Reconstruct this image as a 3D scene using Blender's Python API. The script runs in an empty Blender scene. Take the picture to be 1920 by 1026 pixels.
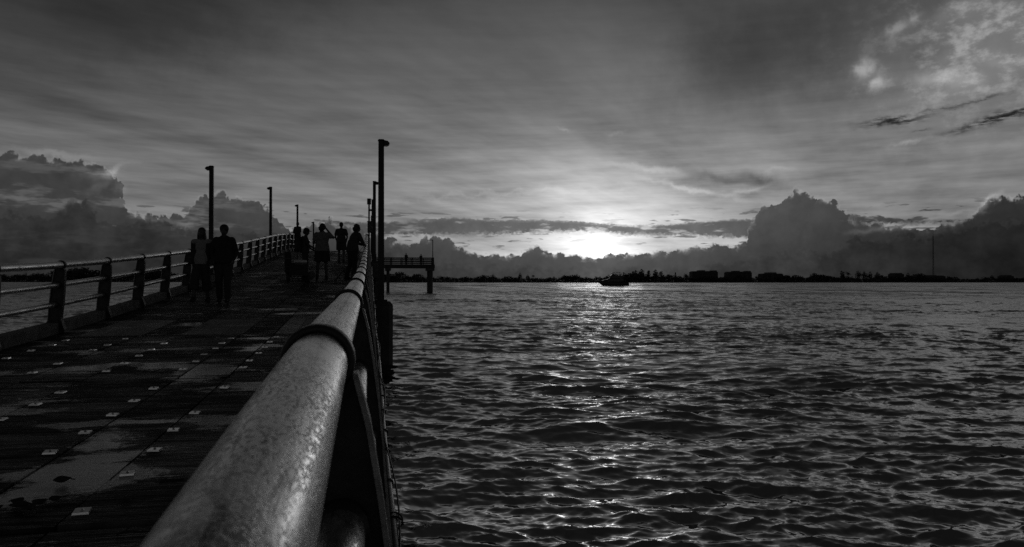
import bpy, bmesh, math, random
import numpy as np
from mathutils import Vector, Matrix

random.seed(7)
rng = np.random.default_rng(11)
scene = bpy.context.scene
COL = scene.collection
R = math.radians

# ------------------------------------------------------------------ camera
CAMZ = 1.84                       # eye above the water
YAW = 10.876                      # the camera looks to the right of the pier's run
cam_d = bpy.data.cameras.new('camera')
cam = bpy.data.objects.new('camera', cam_d)
COL.objects.link(cam)
cam.location = (0, 0, CAMZ)
cam.rotation_euler = (R(90 + 0.573), 0, R(-YAW))
cam_d.sensor_width = 36.0
cam_d.lens = 26.25
cam_d.clip_start = 0.05
cam_d.clip_end = 20000
cam_d.dof.use_dof = True
cam_d.dof.focus_distance = 7.0
cam_d.dof.aperture_fstop = 11.0
scene.camera = cam

# ------------------------------------------------------------------ view, sun
scene.view_settings.view_transform = 'Standard'
scene.view_settings.look = 'None'
scene.view_settings.exposure = 0.2
scene.view_settings.gamma = 1.0
scene.view_settings.use_curve_mapping = False
scene.render.engine = 'CYCLES'
scene.cycles.use_denoising = False
scene.cycles.max_bounces = 4
scene.cycles.diffuse_bounces = 2
scene.cycles.glossy_bounces = 3
scene.cycles.adaptive_threshold = 0.008
scene.cycles.sample_clamp_indirect = 4.0

SUN_AZ, SUN_EL = R(17.6), R(2.64)
sun_d = bpy.data.lights.new('sun', 'SUN')
sun_d.energy = 0.012
sun_d.angle = R(6.5)
sun_d.color = (1, 1, 1)
sun = bpy.data.objects.new('sun', sun_d)
COL.objects.link(sun)
sdir = Vector((math.sin(SUN_AZ) * math.cos(SUN_EL), math.cos(SUN_AZ) * math.cos(SUN_EL), math.sin(SUN_EL)))
sun.rotation_euler = sdir.to_track_quat('Z', 'Y').to_euler()

# ------------------------------------------------------------------ sky
class NT:
    """tiny helper for building node trees from expressions"""
    def __init__(self, tree):
        self.t = tree
    def n(self, kind, **kw):
        nd = self.t.nodes.new(kind)
        for k, v in kw.items():
            setattr(nd, k, v)
        return nd
    def put(self, sock, v):
        if isinstance(v, bpy.types.NodeSocket):
            self.t.links.new(v, sock)
        else:
            sock.default_value = v
    def m(self, op, a, b=None, c=None, clamp=False):
        nd = self.n('ShaderNodeMath', operation=op, use_clamp=clamp)
        for i, v in enumerate((a, b, c)):
            if v is not None:
                self.put(nd.inputs[i], v)
        return nd.outputs[0]
    def add(self, a, b): return self.m('ADD', a, b)
    def sub(self, a, b): return self.m('SUBTRACT', a, b)
    def mul(self, a, b): return self.m('MULTIPLY', a, b)
    def xyz(self, x, y, z=0.0):
        nd = self.n('ShaderNodeCombineXYZ')
        for i, v in enumerate((x, y, z)):
            self.put(nd.inputs[i], v)
        return nd.outputs[0]
    def step(self, v, a, b, lo=0.0, hi=1.0):
        nd = self.n('ShaderNodeMapRange', interpolation_type='SMOOTHSTEP', clamp=True)
        self.put(nd.inputs[0], v)
        for i, q in enumerate((a, b, lo, hi)):
            self.put(nd.inputs[1 + i], q)
        return nd.outputs[0]
    def lin(self, v, a, b, lo=0.0, hi=1.0):
        nd = self.n('ShaderNodeMapRange', clamp=True)
        self.put(nd.inputs[0], v)
        for i, q in enumerate((a, b, lo, hi)):
            self.put(nd.inputs[1 + i], q)
        return nd.outputs[0]
    def noise(self, vec, scale, detail=4.0, rough=0.55, dist=0.0, dims='3D', lac=2.0):
        nd = self.n('ShaderNodeTexNoise', noise_dimensions=dims)
        if dims == '2D' and isinstance(vec, tuple):
            vec = self.xyz(self.add(vec[0], vec[2] * 37.3), vec[1]) if len(vec) > 2 else self.xyz(*vec)
        self.put(nd.inputs['Vector'], vec)
        nd.inputs['Scale'].default_value = scale
        nd.inputs['Detail'].default_value = detail
        nd.inputs['Roughness'].default_value = rough
        nd.inputs['Lacunarity'].default_value = lac
        nd.inputs['Distortion'].default_value = dist
        return nd.outputs['Fac']
    def mixf(self, f, a, b):
        nd = self.n('ShaderNodeMix', data_type='FLOAT')
        self.put(nd.inputs[0], f)
        self.put(nd.inputs[2], a)
        self.put(nd.inputs[3], b)
        return nd.outputs[0]
    def curve(self, fac, pts):
        nd = self.n('ShaderNodeFloatCurve')
        self.put(nd.inputs['Value'], fac)
        c = nd.mapping.curves[0]
        pts = sorted(pts)
        c.points[0].location = pts[0]
        c.points[1].location = pts[-1]
        for p in pts[1:-1]:
            c.points.new(*p)
        for p in c.points:
            p.handle_type = 'VECTOR'
        nd.mapping.update()
        return nd.outputs[0]


def build_sky():
    world = bpy.data.worlds.new('World')
    scene.world = world
    world.use_nodes = True
    tr = world.node_tree
    tr.nodes.clear()
    b = NT(tr)
    out = b.n('ShaderNodeOutputWorld')
    bg = b.n('ShaderNodeBackground')
    bg.inputs['Strength'].default_value = 0.1
    tr.links.new(bg.outputs[0], out.inputs[0])
    tc = b.n('ShaderNodeTexCoord').outputs['Generated']
    sep = b.n('ShaderNodeSeparateXYZ')
    b.put(sep.inputs[0], tc)
    x, y, z = sep.outputs
    DEG = 180 / math.pi
    az = b.mul(b.m('ARCTAN2', x, y), DEG)                 # degrees from the pier's run, to the right
    el0 = b.mul(b.m('ARCSINE', z), DEG)
    el = b.m('MAXIMUM', el0, 0.0)
    da = b.m('ABSOLUTE', b.sub(az, 17.6))
    da = b.m('MINIMUM', da, b.sub(360.0, da))
    # angular distance from the sun, a little stretched along the horizon
    de = b.sub(el, 2.9)
    q = b.xyz(az, el, 0.0)                                # cloud coordinates in degrees

    # clear sky: Nishita in grey, veiled by thin high cloud
    sky = b.n('ShaderNodeTexSky', sky_type='NISHITA')
    sky.sun_disc = False
    sky.sun_elevation = SUN_EL
    sky.sun_rotation = SUN_AZ
    sky.air_density, sky.dust_density, sky.ozone_density = 1.0, 1.5, 1.0
    bw = b.n('ShaderNodeRGBToBW')
    tr.links.new(sky.outputs[0], bw.inputs[0])
    nis = b.m('MINIMUM', bw.outputs[0], 12.0)

    lo = b.m('POWER', b.mul(el, 1 / 15.5), 2.0)
    grad = b.m('EXPONENT', b.mul(lo, -1.0))
    base = b.add(b.mul(grad, 1.38), 0.065)
    base = b.add(base, b.mul(b.sub(1.0, b.m('EXPONENT', b.mul(b.m('POWER', b.mul(el, 1 / 42.0), 2.0), -1.0))), 0.02))
    base = b.add(base, b.mul(nis, 0.010))
    r2 = b.m('SQRT', b.add(b.m('POWER', b.mul(da, 0.62), 2.0), b.m('POWER', b.mul(de, 1.05), 2.0)))
    glow = b.mul(b.m('EXPONENT', b.mul(b.m('POWER', b.mul(r2, 1 / 5.2), 2.0), -1.0)), 2.2)
    glow = b.add(glow, b.add(b.mul(b.m('EXPONENT', b.mul(r2, -1 / 1.05)), 12.0), b.mul(b.m('EXPONENT', b.mul(r2, -1 / 9.0)), 2.5)))

    # thin high veil: streaks drawn out along the horizon and fanning upward
    pl = b.m('ADD', z, 0.09)
    px = b.m('DIVIDE', x, pl)
    py = b.m('DIVIDE', y, pl)
    rot = R(52)
    pu = b.add(b.mul(px, math.cos(rot)), b.mul(py, math.sin(rot)))
    pv = b.sub(b.mul(py, math.cos(rot)), b.mul(px, math.sin(rot)))
    veil = b.noise((b.mul(pu, 0.30), b.mul(pv, 1.15)), 1.0, 5.0, 0.58, dims='2D')
    veil2 = b.noise((b.mul(pu, 1.3), b.mul(pv, 2.2), 5.0), 1.0, 3.0, 0.6, dims='2D')
    streak = b.noise((b.mul(az, 0.13), b.mul(el, 1.3), 3.0), 1.0, 4.0, 0.6, dims='2D')
    v = b.add(b.mul(b.sub(veil, 0.5), 1.45), b.mul(b.sub(veil2, 0.5), 0.42))
    v = b.add(v, b.mul(b.sub(streak, 0.5), b.step(el, 18.0, 4.0, 0.25, 1.15)))
    col = b.mul(base, b.m('MAXIMUM', b.add(1.0, v), 0.35))
    col = b.add(col, b.mul(glow, b.m('MAXIMUM', b.add(1.0, b.mul(v, 0.7)), 0.3)))

    # soft features of the veil: darker thick parts, bright torn patches
    wcol = b.n('ShaderNodeTexNoise', noise_dimensions='2D')
    b.put(wcol.inputs['Vector'], q)
    for nm_, v_ in (('Scale', .5), ('Detail', 4.0), ('Roughness', .62)):
        wcol.inputs[nm_].default_value = v_
    def vm(op, a, c_=None):
        nd = b.n('ShaderNodeVectorMath', operation=op)
        b.put(nd.inputs[0], a)
        if c_ is not None: b.put(nd.inputs[1], c_)
        return nd.outputs['Value'] if op == 'DOT_PRODUCT' else nd.outputs[0]
    warp = vm('MULTIPLY', vm('SUBTRACT', wcol.outputs['Color'], (.5, .5, .5)), (1.0, 1.0, 0.0))
    warped = [vm('ADD', q, vm('MULTIPLY', warp, (k_, k_ * .45, 0.0))) for k_ in (5.0, 2.2)]

    def blob(a0, e0, wa, we, tilt=0.0, warp=2.0):
        mp = b.n('ShaderNodeMapping', vector_type='TEXTURE')
        b.put(mp.inputs['Vector'], warped[0] if wa * we > 1.2 else warped[1])
        mp.inputs['Location'].default_value = (a0, e0, 0)
        mp.inputs['Rotation'].default_value = (0, 0, R(tilt))
        mp.inputs['Scale'].default_value = (wa, we, 1)
        return b.m('POWER', 1 / math.e, vm('DOT_PRODUCT', mp.outputs[0], mp.outputs[0]))

    def darken(c, f, k):
        return b.mul(c, b.sub(1.0, b.mul(f, k)))
    col = darken(col, blob(28.5, 15.8, 7.0, 4.2, 20, 0.8), 0.50)
    col = b.add(col, b.mul(blob(-2.0, 16.0, 12.0, 4.0, 12, 1.0), 0.24))
    col = darken(col, blob(-17, 17.0, 11.0, 4.0, 8, 1.0), 0.42)
    col = darken(col, blob(29.3, 7.3, 1.7, 0.50, -14, 1.6), 0.62)
    col = darken(col, blob(26.2, 7.6, 2.8, 0.34, -14, 1.6), 0.42)
    for a0, e0, wa, we, tl, k in ((36.0, 14.35, .60, .50, 25, 1.9), (37.1, 13.45, .60, .40, 10, 1.9), (38.3, 16.8, .65, .38, 20, 1.3), (39.5, 17.3, .40, .26, 20, 1.1), (-20.7, 8.3, 2.6, .20, -2, .55),
                                  (41.2, 13.2, 2.0, .55, -10, 1.2), (43.6, 15.8, 4.2, 3.0, 30, .62), (41.0, 12.0, 4.2, .8, 4, .36), (44.5, 13.8, 2.6, .45, -12, .5), (42.5, 17.6, 2.0, .6, 24, .4),
                                  (24.2, 6.9, 3.2, .20, -14, 1.5), (21.5, 8.4, 2.8, .26, -8, 1.2), (28.5, 6.5, 1.8, .18, 14, 1.0), (30.5, 8.0, 1.0, .14, 4, .5), (11.0, 6.6, 9.0, .22, 3, .45),
                                  (39.0, 9.35, 1.0, .13, 6, .8), (14.9, 11.5, .7, .14, -8, .7), (18.6, 11.0, .5, .22, 10, .5)):
        col = b.add(col, b.mul(blob(a0, e0, wa, we, tl, 1.6), k))
    mott = b.noise((b.mul(az, .55), b.mul(el, .85), 71.0), 1.0, 5.0, 0.62, dims='2D')
    col = b.add(col, b.mul(b.mul(blob(44.0, 15.2, 6.5, 4.2, 20, 1.0), b.step(mott, .44, .72)), 1.5))
    rag = b.noise((b.mul(az, 1.1), b.mul(el, 5.0), 21.0), 1.0, 4.0, 0.62, dims='2D')
    for a0, e0, wa, we, tl, k in ((38.1, 10.85, 2.3, .22, 1, 1.0), (37.5, 10.65, 1.3, .18, 8, .95), (43.4, 10.15, 2.4, .24, 12, 1.0), (45.0, 10.6, 1.8, .34, 14, 1.0), (42.8, 11.6, 1.9, .13, 6, .7), (39.6, 9.9, .6, .08, 0, .5), (40.6, 11.3, 1.2, .1, 4, .6)):
        col = darken(col, b.mul(blob(a0, e0, wa, we, tl, 1.0), b.step(rag, .30, .58)), k * .86)

    # heaped cloud along the horizon, layer behind layer
    A0, A1, HM = -40.0, 70.0, 10.0
    def billow(zoff, sc, det):
        n_ = b.noise((az, b.mul(el, .62), zoff), sc, det, 0.5, dims='2D')
        return b.m('ABSOLUTE', b.sub(b.mul(n_, 2.0), 1.0))
    puff = b.add(b.mul(billow(1.0, 0.8, 0.0), 0.95), b.add(b.mul(billow(6.0, 1.9, 0.0), 0.42), b.mul(billow(11.0, 4.4, 0.0), 0.20)))
    puff = b.add(puff, 0.16)
    puff2 = b.noise((az, b.mul(el, 1.15), 17.0), 1.3, 3.0, 0.6, dims='2D')

    def prof(pts, shift=0.0):
        t = b.lin(b.add(az, b.mul(b.sub(puff2, 0.5), 1.1)), A0, A1)
        p = [((a - A0) / (A1 - A0), h / HM) for a, h in pts]
        p = [(0.0, p[0][1])] + p + [(1.0, p[-1][1])]
        return b.mul(b.curve(t, p), HM)

    calm = b.mul(b.step(az, 3.0, 8.0), b.step(az, 28.6, 26.5))          # the low flat bank under the sun is quieter
    lively = b.sub(b.sub(1.0, b.mul(calm, 0.55)), b.mul(b.mul(b.step(az, 34.8, 36.5), b.step(az, 43.5, 42.0)), 0.5))
    frag = b.sub(b.noise((b.mul(az, .9), b.mul(el, 1.3), 44.0), 3.2, 3.0, 0.6, dims='2D'), 0.5)
    def bank_mask(h, amp, soft, sgn=1, fr=0.35):
        e = b.sub(el, b.add(h, b.mul(b.mul(b.sub(puff, 0.5), amp), lively)))
        e = b.add(e, b.mul(frag, fr))
        s_ = b.mul(b.step(puff2, 0.35, 0.65, 0.5, 2.2), soft * sgn)
        return e, b.step(b.m('DIVIDE', e, s_), 1.0, -1.0)

    near_sun = b.m('EXPONENT', b.mul(da, -1 / 11.0))
    body = b.noise((b.mul(az, .8), el, 30.0), 0.5, 4.0, 0.62, dims='2D')
    relief = b.mul(b.sub(puff, 0.55), 0.16)
    grain = b.add(b.add(0.70, b.mul(body, 0.60)), relief)
    side = b.step(az, 26.0, 46.0, 1.0, 0.52)

    L1 = [(-28.77, 6.2), (-25.2, 7.8), (-23.56, 8.0), (-21.86, 7.9), (-20.09, 7.9), (-17.78, 7.7), (-17.0, 6.5), (-16.6, 5.5), (-16.34, 4.7), (-14.7, 4.5), (-12.84, 4.6), (-12.3, 5.2), (-11.1, 6.0), (-9.86, 5.95), (-8.05, 5.75), (-7.13, 5.4), (-6.7, 4.4), (-5.82, 3.7), (-3.54, 4.2), (-1.22, 3.8), (1.15, 3.3), (2.15, 2.9), (3.15, 2.8), (4.36, 3.3), (5.77, 3.2), (6.99, 2.5), (8.42, 2.0), (11.29, 1.9), (11.9, 2.4), (12.72, 2.6), (13.53, 2.3), (14.15, 2.0), (16.6, 1.8), (17.6, 1.75), (19.0, 2.0), (21.8, 2.1), (23.4, 2.25), (25.3, 2.45), (26.25, 2.8), (26.7, 2.5), (28.2, 2.6), (28.7, 4.0), (29.07, 4.7), (29.8, 5.2), (30.7, 5.3), (31.2, 6.0), (31.8, 6.5), (32.5, 6.4), (33.03, 5.8), (33.66, 5.8), (34.5, 5.3), (34.93, 4.5), (35.8, 4.1), (37.4, 3.7), (39.4, 3.4), (41.2, 3.6), (42.7, 4.2), (43.3, 5.1), (44.2, 5.5), (45.0, 5.3), (45.6, 4.8), (47.5, 4.2), (51.2, 3.4), (56.7, 3.0)]
    BT = [(-28.8, 2.7), (-10.9, 3.6), (-6.6, 3.3), (-4.3, 4.0), (-2.8, 4.4), (1.15, 4.4), (4.4, 4.6), (6.4, 4.85), (8.4, 4.7), (12.5, 4.65), (15.8, 4.56), (17.8, 4.35), (19.8, 4.2), (21.8, 4.15), (24.5, 4.35), (26.8, 4.5), (29, 4.55), (35.4, 4.6), (38.7, 4.2), (44.7, 3.9), (52.4, 3.0)]
    BB = [(-28.8, 2.75), (-10.9, 3.65), (-6.6, 3.4), (-4.3, 3.75), (-2.8, 3.6), (1.15, 3.5), (4.4, 3.5), (6.4, 3.5), (8.4, 3.55), (12.5, 3.75), (15.8, 3.85), (17.8, 3.77), (19.8, 3.5), (21.8, 3.45), (24.5, 3.45), (26.8, 3.25), (29, 3.15), (35.4, 3.95), (38.7, 3.94), (44.7, 3.65), (52.4, 2.95)]
    L2 = [(-28.8, 4.0), (-23.6, 4.1), (-22.2, 4.25), (-20.5, 4.0), (-19.95, 4.9), (-19.2, 5.3), (-18.5, 4.8), (-18.1, 4.1), (-17.1, 3.8), (-16.3, 4.0), (-14.4, 4.2), (-13.0, 3.7), (-10.9, 3.2), (-9.1, 3.4), (-6.6, 3.1), (-3.5, 2.4), (0.4, 2.0), (1.75, 2.6), (2.75, 2.2), (5.2, 1.5), (8.4, 1.1), (16.6, 0.8), (24.5, 1.0), (29.0, 1.7), (34.0, 2.1), (35.8, 3.1), (37.1, 2.7), (38.1, 2.9), (38.8, 3.2), (39.4, 2.7), (41.2, 3.3), (43.3, 3.6), (45.3, 3.8), (50, 3.1), (56.7, 2.6)]
    # behind: towers and bank
    c1 = b.mul(b.add(0.34, b.mul(near_sun, 0.85)), grain)
    c1 = b.mul(c1, b.mul(b.step(el, 0.0, 5.5, 0.60, 1.16), side))
    e1, m1 = bank_mask(prof(L1), 0.90, 0.085)
    rim1 = b.mul(b.mul(b.step(e1, -0.50, 0.0), b.step(e1, 0.35, 0.0)), b.mul(b.step(puff2, 0.42, 0.64), 1.05))
    hole = b.noise((b.mul(az, .22), b.mul(el, .85), 88.0), 1.0, 4.0, 0.6, dims='2D')
    m1 = b.mul(m1, b.sub(1.0, b.mul(b.mul(b.step(hole, .50, .66), b.step(az, -6.0, -13.0)), 0.42)))
    # stratus shelf above the sun
    hb, ht = prof(BB), prof(BT)
    eb, mb_ = bank_mask(hb, 0.20, 0.16, -1, 0.5)
    et, mt = bank_mask(ht, 0.22, 0.06, 1, 0.25)
    mB = b.mul(b.mul(mb_, mt), b.step(b.noise((b.mul(az, .35), b.mul(el, 1.6), 95.0), 1.0, 4.0, 0.6, dims='2D'), .30, .46, .35, 1.0))
    cB = b.mul(b.add(0.36, b.mul(near_sun, 1.45)), grain)
    cB = b.mul(cB, side)
    # scraps of cloud inside the gap
    scrap = b.step(b.noise((b.mul(az, 0.42), b.mul(el, 3.2), 2.0), 1.0, 3.0, 0.55, dims='2D'), 0.60, 0.66)
    scrap = b.mul(scrap, b.mul(b.step(el, 2.2, 2.7), b.step(el, 5.6, 4.9)))
    col = b.mixf(b.mul(scrap, b.step(da, 1.2, 5.0, 0.25, 0.8)), col, cB)
    col = b.mixf(mB, col, b.add(cB, b.mul(b.step(b.m('ABSOLUTE', et), 0.22, 0.0), b.mul(near_sun, 0.9))))
    col = b.mixf(m1, b.add(col, b.mul(rim1, 0.6)), b.add(c1, b.mul(rim1, b.add(0.12, near_sun))))
    for a0, e0, wa, we, tl, k in ((-17.3, 7.35, 1.0, .22, 32, 1.25), (-16.8, 6.2, .55, .45, 60, .35), (-18.6, 7.0, .8, .35, 10, .40), (-18.0, 6.3, .8, .30, 40, .30),
                                  (-13.8, 4.2, 1.6, .16, -6, .35), (36.3, 3.55, 1.2, .18, 4, .42), (39.0, 3.7, 1.4, .16, -4, .40), (43.5, 5.2, .8, .24, 35, 1.3), (41.8, 4.55, 1.2, .12, 4, .35)):
        col = b.add(col, b.mul(blob(a0, e0, wa, we, tl, 1.8), k))
    # in front: lower, darker
    e2, m2 = bank_mask(prof(L2), 0.95, 0.24)
    c2 = b.mul(c1, b.mul(b.step(el, 0.0, 4.5, 0.95, 0.72), b.add(0.85, b.mul(b.sub(body, 0.5), 1.1))))
    rim2 = b.mul(b.step(e2, -0.6, 0.0), b.mul(b.step(puff2, 0.45, 0.66), 0.40))
    col = b.mixf(b.mul(m2, 0.85), col, b.add(c2, b.mul(rim2, 0.35)))
    col = b.m('MINIMUM', col, 13.0)
    comb = b.n('ShaderNodeCombineColor')
    for i in range(3):
        b.put(comb.inputs[i], col)
    tr.links.new(comb.outputs[0], bg.inputs['Color'])
    world.cycles.sampling_method = 'MANUAL'
    world.cycles.sample_map_resolution = 1024


build_sky()

# ------------------------------------------------------------------ helpers
def smooth_profile(pts, lo, hi, step=0.1, win=1.3):
    ys = np.arange(lo, hi + step, step)
    px, pz = zip(*pts)
    z = np.interp(ys, px, pz)
    n = int(win / step) | 1
    zp = np.pad(z, n, mode='reflect', reflect_type='odd')
    z2 = np.convolve(zp, np.ones(n) / n, mode='same')[n:-n]
    return ys, z2

_PY, _PZ = smooth_profile([(-12, -.22), (0, -.166), (.5, -.131), (1.41, -.085), (3.44, -.05), (5.48, .012), (7.52, .085), (9.55, .175), (11.6, .262), (13.6, .365),
                           (15.7, .50), (17.7, .635), (20.6, .83), (24.7, 1.14), (28.8, 1.467), (34.9, 2.0), (38.9, 2.35), (45, 2.8), (50, 3.03),
                           (56, 3.14), (62, 3.18), (90, 3.4), (118, 3.6), (126, 3.6)], -10, 125)
RAIL_H = 1.07

def deck_z(y):
    return float(np.interp(y, _PY, _PZ)) + CAMZ - RAIL_H

def deck_slope(y):
    return (deck_z(y + .3) - deck_z(y - .3)) / .6


class MB:
    def __init__(self):
        self.v, self.f = [], []
    def raw(self, vs, fs):
        o = len(self.v)
        self.v += [tuple(p) for p in vs]
        self.f += [tuple(i + o for i in f) for f in fs]
        return self
    def box(self, c, s, rot=None, taper=1.0):
        cx, cy, cz = c
        hx, hy, hz = s[0] / 2, s[1] / 2, s[2] / 2
        vs = []
        for dz, k in ((-hz, 1.0), (hz, taper)):
            for dx, dy in ((-hx, -hy), (hx, -hy), (hx, hy), (-hx, hy)):
                p = Vector((dx * k, dy * k, dz))
                if rot is not None:
                    p = rot @ p
                vs.append((cx + p.x, cy + p.y, cz + p.z))
        return self.raw(vs, [(0, 3, 2, 1), (4, 5, 6, 7), (0, 1, 5, 4), (1, 2, 6, 5), (2, 3, 7, 6), (3, 0, 4, 7)])
    def prism(self, poly, to3a, to3b):
        """polygon swept between two placing functions (u, v) -> xyz"""
        n = len(poly)
        vs = [to3a(*p) for p in poly] + [to3b(*p) for p in poly]
        fs = [tuple(range(n))[::-1], tuple(range(n, 2 * n))]
        fs += [(i, (i + 1) % n, (i + 1) % n + n, i + n) for i in range(n)]
        return self.raw(vs, fs)
    def tube(self, path, r, n=10, caps=True):
        path = [Vector(p) for p in path]
        m = len(path)
        rs = r if isinstance(r, (list, tuple)) else [r] * m
        vs, fs = [], []
        up = None
        for i, p in enumerate(path):
            t = (path[min(i + 1, m - 1)] - path[max(i - 1, 0)]).normalized()
            if up is None:
                up = Vector((0, 0, 1)) if abs(t.z) < .9 else Vector((1, 0, 0))
            a = t.cross(up).normalized()
            bb = a.cross(t).normalized()
            up = bb
            for k in range(n):
                w = 2 * math.pi * k / n
                vs.append(p + (a * math.cos(w) + bb * math.sin(w)) * rs[i])
        for i in range(m - 1):
            for k in range(n):
                k2 = (k + 1) % n
                fs.append((i * n + k, i * n + k2, (i + 1) * n + k2, (i + 1) * n + k))
        if caps:
            fs.append(tuple(range(n))[::-1])
            fs.append(tuple(range((m - 1) * n, m * n)))
        return self.raw(vs, fs)
    def ball(self, c, r, nu=8, nv=6, fn=None):
        rx, ry, rz = r if isinstance(r, (tuple, list)) else (r, r, r)
        vs, fs = [(c[0], c[1], c[2] - rz)], []
        for j in range(1, nv):
            ph = -math.pi / 2 + math.pi * j / nv
            for i in range(nu):
                th = 2 * math.pi * i / nu
                vs.append((c[0] + rx * math.cos(ph) * math.cos(th), c[1] + ry * math.cos(ph) * math.sin(th), c[2] + rz * math.sin(ph)))
        vs.append((c[0], c[1], c[2] + rz))
        for i in range(nu):
            fs.append((0, 1 + (i + 1) % nu, 1 + i))
            for j in range(nv - 2):
                a, a2 = 1 + j * nu + i, 1 + j * nu + (i + 1) % nu
                fs.append((a, a2, a2 + nu, a + nu))
            fs.append((1 + (nv - 2) * nu + i, 1 + (nv - 2) * nu + (i + 1) % nu, len(vs) - 1))
        if fn:
            vs = [fn(*p) for p in vs]
        return self.raw(vs, fs)
    def mesh(self, name, mat=None, smooth=False, origin=(0, 0, 0)):
        me = bpy.data.meshes.new(name)
        o = origin
        me.from_pydata([(p[0] - o[0], p[1] - o[1], p[2] - o[2]) for p in self.v], [], self.f)
        if smooth:
            me.polygons.foreach_set('use_smooth', [True] * len(me.polygons))
        if mat:
            me.materials.append(mat)
        return me
    def build(self, name, mat, parent=None, smooth=False, origin=None, bevel=0.0):
        """world-placed shape as one object; it takes its parent's origin"""
        if origin is None:
            origin = world_loc(parent) if parent else (0, 0, 0)
        ob = bpy.data.objects.new(name, self.mesh(name, mat, smooth, origin))
        COL.objects.link(ob)
        if parent:
            ob.parent = parent
        else:
            ob.location = origin
        if bevel:
            md = ob.modifiers.new('bevel', 'BEVEL')
            md.width, md.segments, md.limit_method = bevel, 2, 'ANGLE'
        return ob


def world_loc(o):
    p = Vector((0, 0, 0))
    while o:
        p += o.location
        o = o.parent
    return p

def tag(o, label=None, cat=None, group=None, kind=None):
    if label: o['label'] = label
    if cat: o['category'] = cat
    if group: o['group'] = group
    if kind: o['kind'] = kind
    return o

def thing(name, label, cat, loc=(0, 0, 0), rz=0.0, group=None):
    o = bpy.data.objects.new(name, None)
    o.empty_display_size = .2
    COL.objects.link(o)
    o.location = loc
    o.rotation_euler = (0, 0, rz)
    return tag(o, label, cat, group)

def put(name, mesh, parent=None, loc=(0, 0, 0), rot=(0, 0, 0), scale=None):
    o = bpy.data.objects.new(name, mesh)
    COL.objects.link(o)
    o.parent = parent
    o.location = loc
    o.rotation_euler = rot
    if scale: o.scale = scale
    return o

def copy_tree(o, parent=None):
    c = o.copy()
    COL.objects.link(c)
    c.parent = parent
    for ch in [k for k in o.children]:
        copy_tree(ch, c)
    return c


# ------------------------------------------------------------------ materials (all grey: the photograph is black and white)
def G(v): return (v, v, v, 1)

def mat(name, base=.1, rough=.6, metal=0.0, var=.25, scale=3.0, bump=0.0, bscale=40.0, spec=.5, rvar=0.0, stretch=(1, 1, 1), rnd=0.0):
    m = bpy.data.materials.new(name)
    m.use_nodes = True
    t = m.node_tree
    p = t.nodes['Principled BSDF']
    b = NT(t)
    co = b.n('ShaderNodeTexCoord').outputs['Object']
    mp = b.n('ShaderNodeMapping')
    mp.inputs['Scale'].default_value = stretch
    b.put(mp.inputs[0], co)
    co = mp.outputs[0]
    n1 = b.noise(co, scale, 5.0, .6)
    k = b.lin(n1, .3, .7, base * (1 - var), base * (1 + var))
    if rnd:
        k = b.mul(k, b.lin(b.n('ShaderNodeObjectInfo').outputs['Random'], 0.0, 1.0, 1 - rnd, 1 + rnd))
    cc = b.n('ShaderNodeCombineColor')
    for i in range(3): b.put(cc.inputs[i], k)
    t.links.new(cc.outputs[0], p.inputs['Base Color'])
    p.inputs['Metallic'].default_value = metal
    p.inputs['Specular IOR Level'].default_value = spec
    if rvar:
        b.put(p.inputs['Roughness'], b.lin(b.noise(co, scale * 1.7, 4.0, .6), .3, .7, max(.02, rough - rvar), min(1, rough + rvar)))
    else:
        p.inputs['Roughness'].default_value = rough
    if bump:
        bp = b.n('ShaderNodeBump')
        bp.inputs['Strength'].default_value = bump
        bp.inputs['Distance'].default_value = .01
        b.put(bp.inputs['Height'], b.noise(co, bscale, 5.0, .65))
        t.links.new(bp.outputs[0], p.inputs['Normal'])
    return m


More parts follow.
